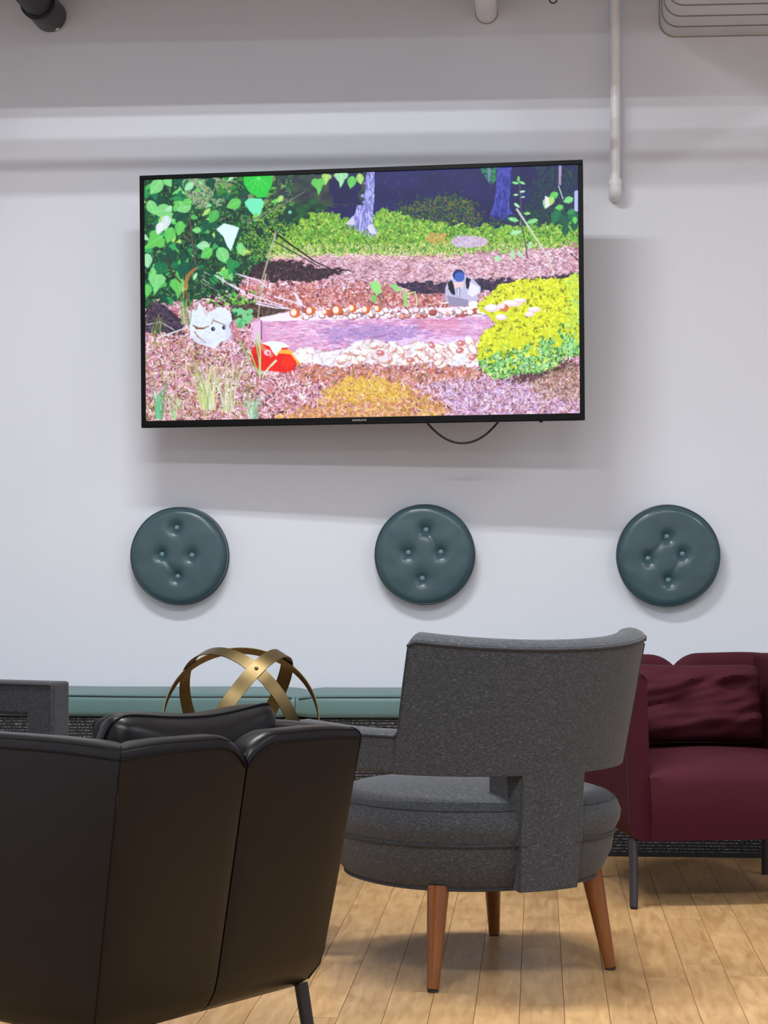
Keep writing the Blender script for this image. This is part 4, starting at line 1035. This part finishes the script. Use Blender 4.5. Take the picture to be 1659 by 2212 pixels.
for key, us in edge_use.items():
    if len(us) == 1:
        a_, b_, ai, bi = us[0]
        va, vb = V[a_], V[b_]
        if va[2] > .69 and vb[2] > .69 and abs(va[2] - vb[2]) < .012:     # domed top edge
            pr = (a_, b_)
            for f_ in (.12, .32, .55, .78, .93):
                cr_ = []
                for o_, i_ in ((a_, ai), (b_, bi)):
                    kk = (o_, f_)
                    if kk not in vid:
                        p0, p1 = V[o_], V[i_]
                        vid[kk] = len(V); V.append(tuple(p0[q_] + (p1[q_] - p0[q_]) * f_ + ((.016 * math.sin(PI * min(1, f_ * .9)) ** .7) if q_ == 2 else 0) for q_ in range(3)))
                    cr_.append(vid[kk])
                Fc.append((pr[0], cr_[0], cr_[1], pr[1])); pr = cr_
            Fc.append((pr[0], ai, bi, pr[1])); domed.append((a_, b_, ai, bi)); continue
        Fc.append((a_, ai, bi, b_))
for s_i in (0, len(ss) - 1):
    o_ = vert(s_i, 't', 11, 0); i_ = vert(s_i, 't', 11, 1)
    Fc.append(tuple([o_] + [vid[(o_, f_)] for f_ in (.12, .32, .55, .78, .93)] + [i_]))
obj('back_post', *(lambda g: (g[0], g[1]))(box(-HP + .001, HP - .001, -.318, -.195, .30, .462)), M_grey, bc, smooth=False, bevel=.004)
back = obj('backrest', V, Fc, M_grey, bc, bevel=0.009, seg=4, ang=0.9)
# arms
for sg in (-1, 1):
    s_end = .334 * PI / 2 + .17
    sl = [sg * v for v in arange(SM * 1.085, s_end, 24)]
    arm = obj('armrest', *shell('a', sl, lambda s: arange(ZB, AZ, 5), bc), M_grey, bc, bevel=0.009, seg=3, ang=0.9)
    dv, df = [], []
    for s in sl:
        for f_ in (0, .12, .32, .55, .78, .93, 1): dv.append(shell_pt(s, AZ - .003 + .013 * math.sin(PI * f_) ** .7, .06 * f_))
    for i in range(len(sl) - 1):
        for j in range(6): df.append((i * 7 + j, i * 7 + j + 1, (i + 1) * 7 + j + 1, (i + 1) * 7 + j))
        df.append((i * 7 + 6, i * 7, (i + 1) * 7, (i + 1) * 7 + 6))
    df += [tuple(range(7)), tuple(range((len(sl) - 1) * 7, len(sl) * 7))]
    obj('top_pad', dv, df, M_grey, arm)
    sl2 = [sg * v for v in arange(s_end - .062, s_end - .0005, 5)]
    obj('front_post', *shell('p', sl2, lambda s: arange(.33, ZB + .004, 5), bc), M_grey, bc, bevel=0.008, seg=3, ang=0.9)
    for dz in (AZ - .003,):
        obj('piping', *tube([Vector(shell_pt(s, dz, -.0005)) for s in sl], .0030, 8), M_greyp, arm)
ptop = [Vector(shell_pt(s * swid(.70), ztop(s) - .004, -.0008)) for s in arange(-SM + .004, SM - .004, 40)]
obj('piping', *tube(ptop, .0032, 8), M_greyp, back)
obj('piping', *tube([Vector(shell_pt(-HP - .001, z, -.0004)) for z in arange(.21, ZB - .006, 12)], .0026, 8), M_greyp, back)
for sg in (-1, 1):
    obj('side_piping', *tube([Vector(shell_pt(sg * (SM - .003) * swid(z), z, -.0002)) for z in arange(AZ if sg < 0 else ZB + .03, ztop(SM) - .006, 14)], .0022, 8), M_greyp, back)
for x_, y_ in ((-.228, -.216), (.222, -.216), (.214, .236), (-.262, .250)):
    k = 1 - (.042 if x_ > -.25 else .026) / math.hypot(x_, y_)
    o = obj('leg', *tube([(x_ * k, y_ * k, .212), (x_, y_, .006)], [.0235, .0130], 24), M_legwood, bc)
    obj('glide', *lathe([(.0115, 0), (.0118, .0065)], 18, (x_, y_, 0)), M_foot, o)

# ------------------------------------------------------------------ charcoal square-armed chair at the left edge
fS = (0.93, -0.367); rS = facing(*fS)
aF = W((151 - 829.5) / F * 5.02, 5.02, 0)           # foot of the near arm's front
cS = local(aF, rS, 0.30, -0.33, 0)
sc = thing('square_armchair', 'charcoal fabric armchair with open square arm at the left edge, behind the black chair', 'armchair', cS, rS)
top_z = CAMH - (1471 - 1200) * 5.02 / F
def frame(x0, x1, ya, yb, z0_, z1_, t1, t2):
    "rectangular arm loop in the y-z plane"
    o_ = [(ya, z0_), (yb, z0_), (yb, z1_), (ya, z1_)]; i_ = [(ya + t2, z0_ + t1), (yb - t2, z0_ + t1), (yb - t2, z1_ - t1), (ya + t2, z1_ - t1)]
    V = [(x, y, z) for x in (x0, x1) for (y, z) in o_ + i_]; Fc = []
    for k in range(4):
        k2 = (k + 1) % 4
        Fc += [(k, k2, 4 + k2, 4 + k), (8 + k, 12 + k, 12 + k2, 8 + k2), (k, 8 + k, 8 + k2, k2), (4 + k, 4 + k2, 12 + k2, 12 + k)]
    return V, Fc
for sg in (-1, 1):
    xa, xb = (sg * .30, sg * .22)
    a_ = obj('arm_frame', *frame(min(xa, xb), max(xa, xb), -.29, .33, .20, top_z, .082, .078), M_grey2, sc, smooth=False, bevel=.008)
    for xx_ in (xa + sg * .0005, xb - sg * .0005):
        obj('piping', *tube([(xx_, y, z) for y, z in ((-.284, .206), (.324, .206), (.324, top_z - .006), (-.284, top_z - .006))], .0028, 8, closed=True), M_greyp, a_)
obj('seat', *box(-.218, .218, -.27, .32, .22, .40), M_grey2, sc, smooth=False, bevel=.03)
obj('backrest', [(x, y, z) for z, dy in ((.22, 0), (.80, -.09)) for x, y in ((-.218, -.29 + dy), (.218, -.29 + dy), (.218, -.17 + dy), (-.218, -.17 + dy))], [(0, 1, 2, 3), (4, 5, 6, 7), (0, 1, 5, 4), (1, 2, 6, 5), (2, 3, 7, 6), (3, 0, 4, 7)], M_grey2, sc, smooth=False, bevel=.02)
for sx in (-1, 1):
    for sy in (-1, 1):
        obj('leg', *tube([(sx * .25, sy * .25 + .02, .205), (sx * .26, sy * .27 + .02, 0)], [.02, .013], 14), M_legwood, sc)

# ------------------------------------------------------------------ low round table and brass orb sculpture
ZT = 4.62; Rb = 173 * ZT / F
oc = W((521 - 829.5) / F * ZT, ZT, CAMH - (1546 - 1200) * ZT / F)
tbz = oc.z - Rb - 0.0015
tb = thing('side_table', 'low round dark table under the brass orb, hidden behind the black armchair', 'table', (oc.x, oc.y, 0))
obj('table_top', *lathe([(.20, tbz - .022), (.215, tbz - .02), (.215, tbz - .003), (.21, tbz)], 48), M_tabletop, tb)
obj('pedestal', *lathe([(.022, .012), (.022, tbz - .022)], 20), M_blackleg, tb)
obj('foot_plate', *lathe([(.14, 0), (.14, .008), (.03, .012)], 36), M_blackleg, tb)
orb = thing('orb_sculpture', 'open orb of three crossed brass bands standing behind the black armchair', 'sculpture', (oc.x, oc.y, oc.z - Rb), PSI)
BWd = 0.034
def ring_band(nrm, R, width, m, parent):
    n_ = Vector((nrm[0], -nrm[2], nrm[1])).normalized()     # image right, up, towards viewer -> local x, z, -y
    a = n_.orthogonal().normalized(); b = n_.cross(a); V, Fc = [], []; N_ = 120; th = .0022
    for k in range(N_):
        t = 2 * PI * k / N_; d = a * math.cos(t) + b * math.sin(t)
        for rr_, hh_ in ((R, -width / 2), (R, width / 2), (R - th, width / 2), (R - th, -width / 2)):
            V.append(Vector((0, 0, Rb)) + d * rr_ + n_ * hh_)
    for k in range(N_):
        k2 = (k + 1) % N_
        for j in range(4): Fc.append((k * 4 + j, k * 4 + (j + 1) % 4, k2 * 4 + (j + 1) % 4, k2 * 4 + j))
    return obj('ring', V, Fc, m, parent, bevel=.0004, seg=1), n_
norms = [(.08, .46, .88), (.55, .36, -.56), (.574, -.351, .164)]
rads = [Rb - .0045, Rb - .0022, Rb]
ns = []
for nr, R_ in zip(norms, rads):
    o, n_ = ring_band(nr, R_, BWd, M_brass, orb); ns.append(n_)
for a_, b_ in ((0, 1), (1, 2), (0, 2)):
    d = ns[a_].cross(ns[b_]).normalized()
    for sg in (-1, 1):
        c = Vector((0, 0, Rb)) + d * sg * (Rb + .0004)
        v, f = lathe([(.0045, -.001), (.0045, .001), (.003, .0028), (.0001, .0034)], 12)
        q = (d * sg).to_track_quat('Z', 'Y').to_matrix()
        obj('rivet', [c + q @ Vector(p_) for p_ in v], f, M_rivet, orb)
# sculpture's own base ring would touch the table at the lowest band points
bpy.context.view_layer.update()
low = min((o.matrix_world @ v.co).z for o in orb.children if o.name.startswith('ring') for v in o.data.vertices)
orb.location.z -= (low - tbz) - 0.0003 if low > tbz else 0
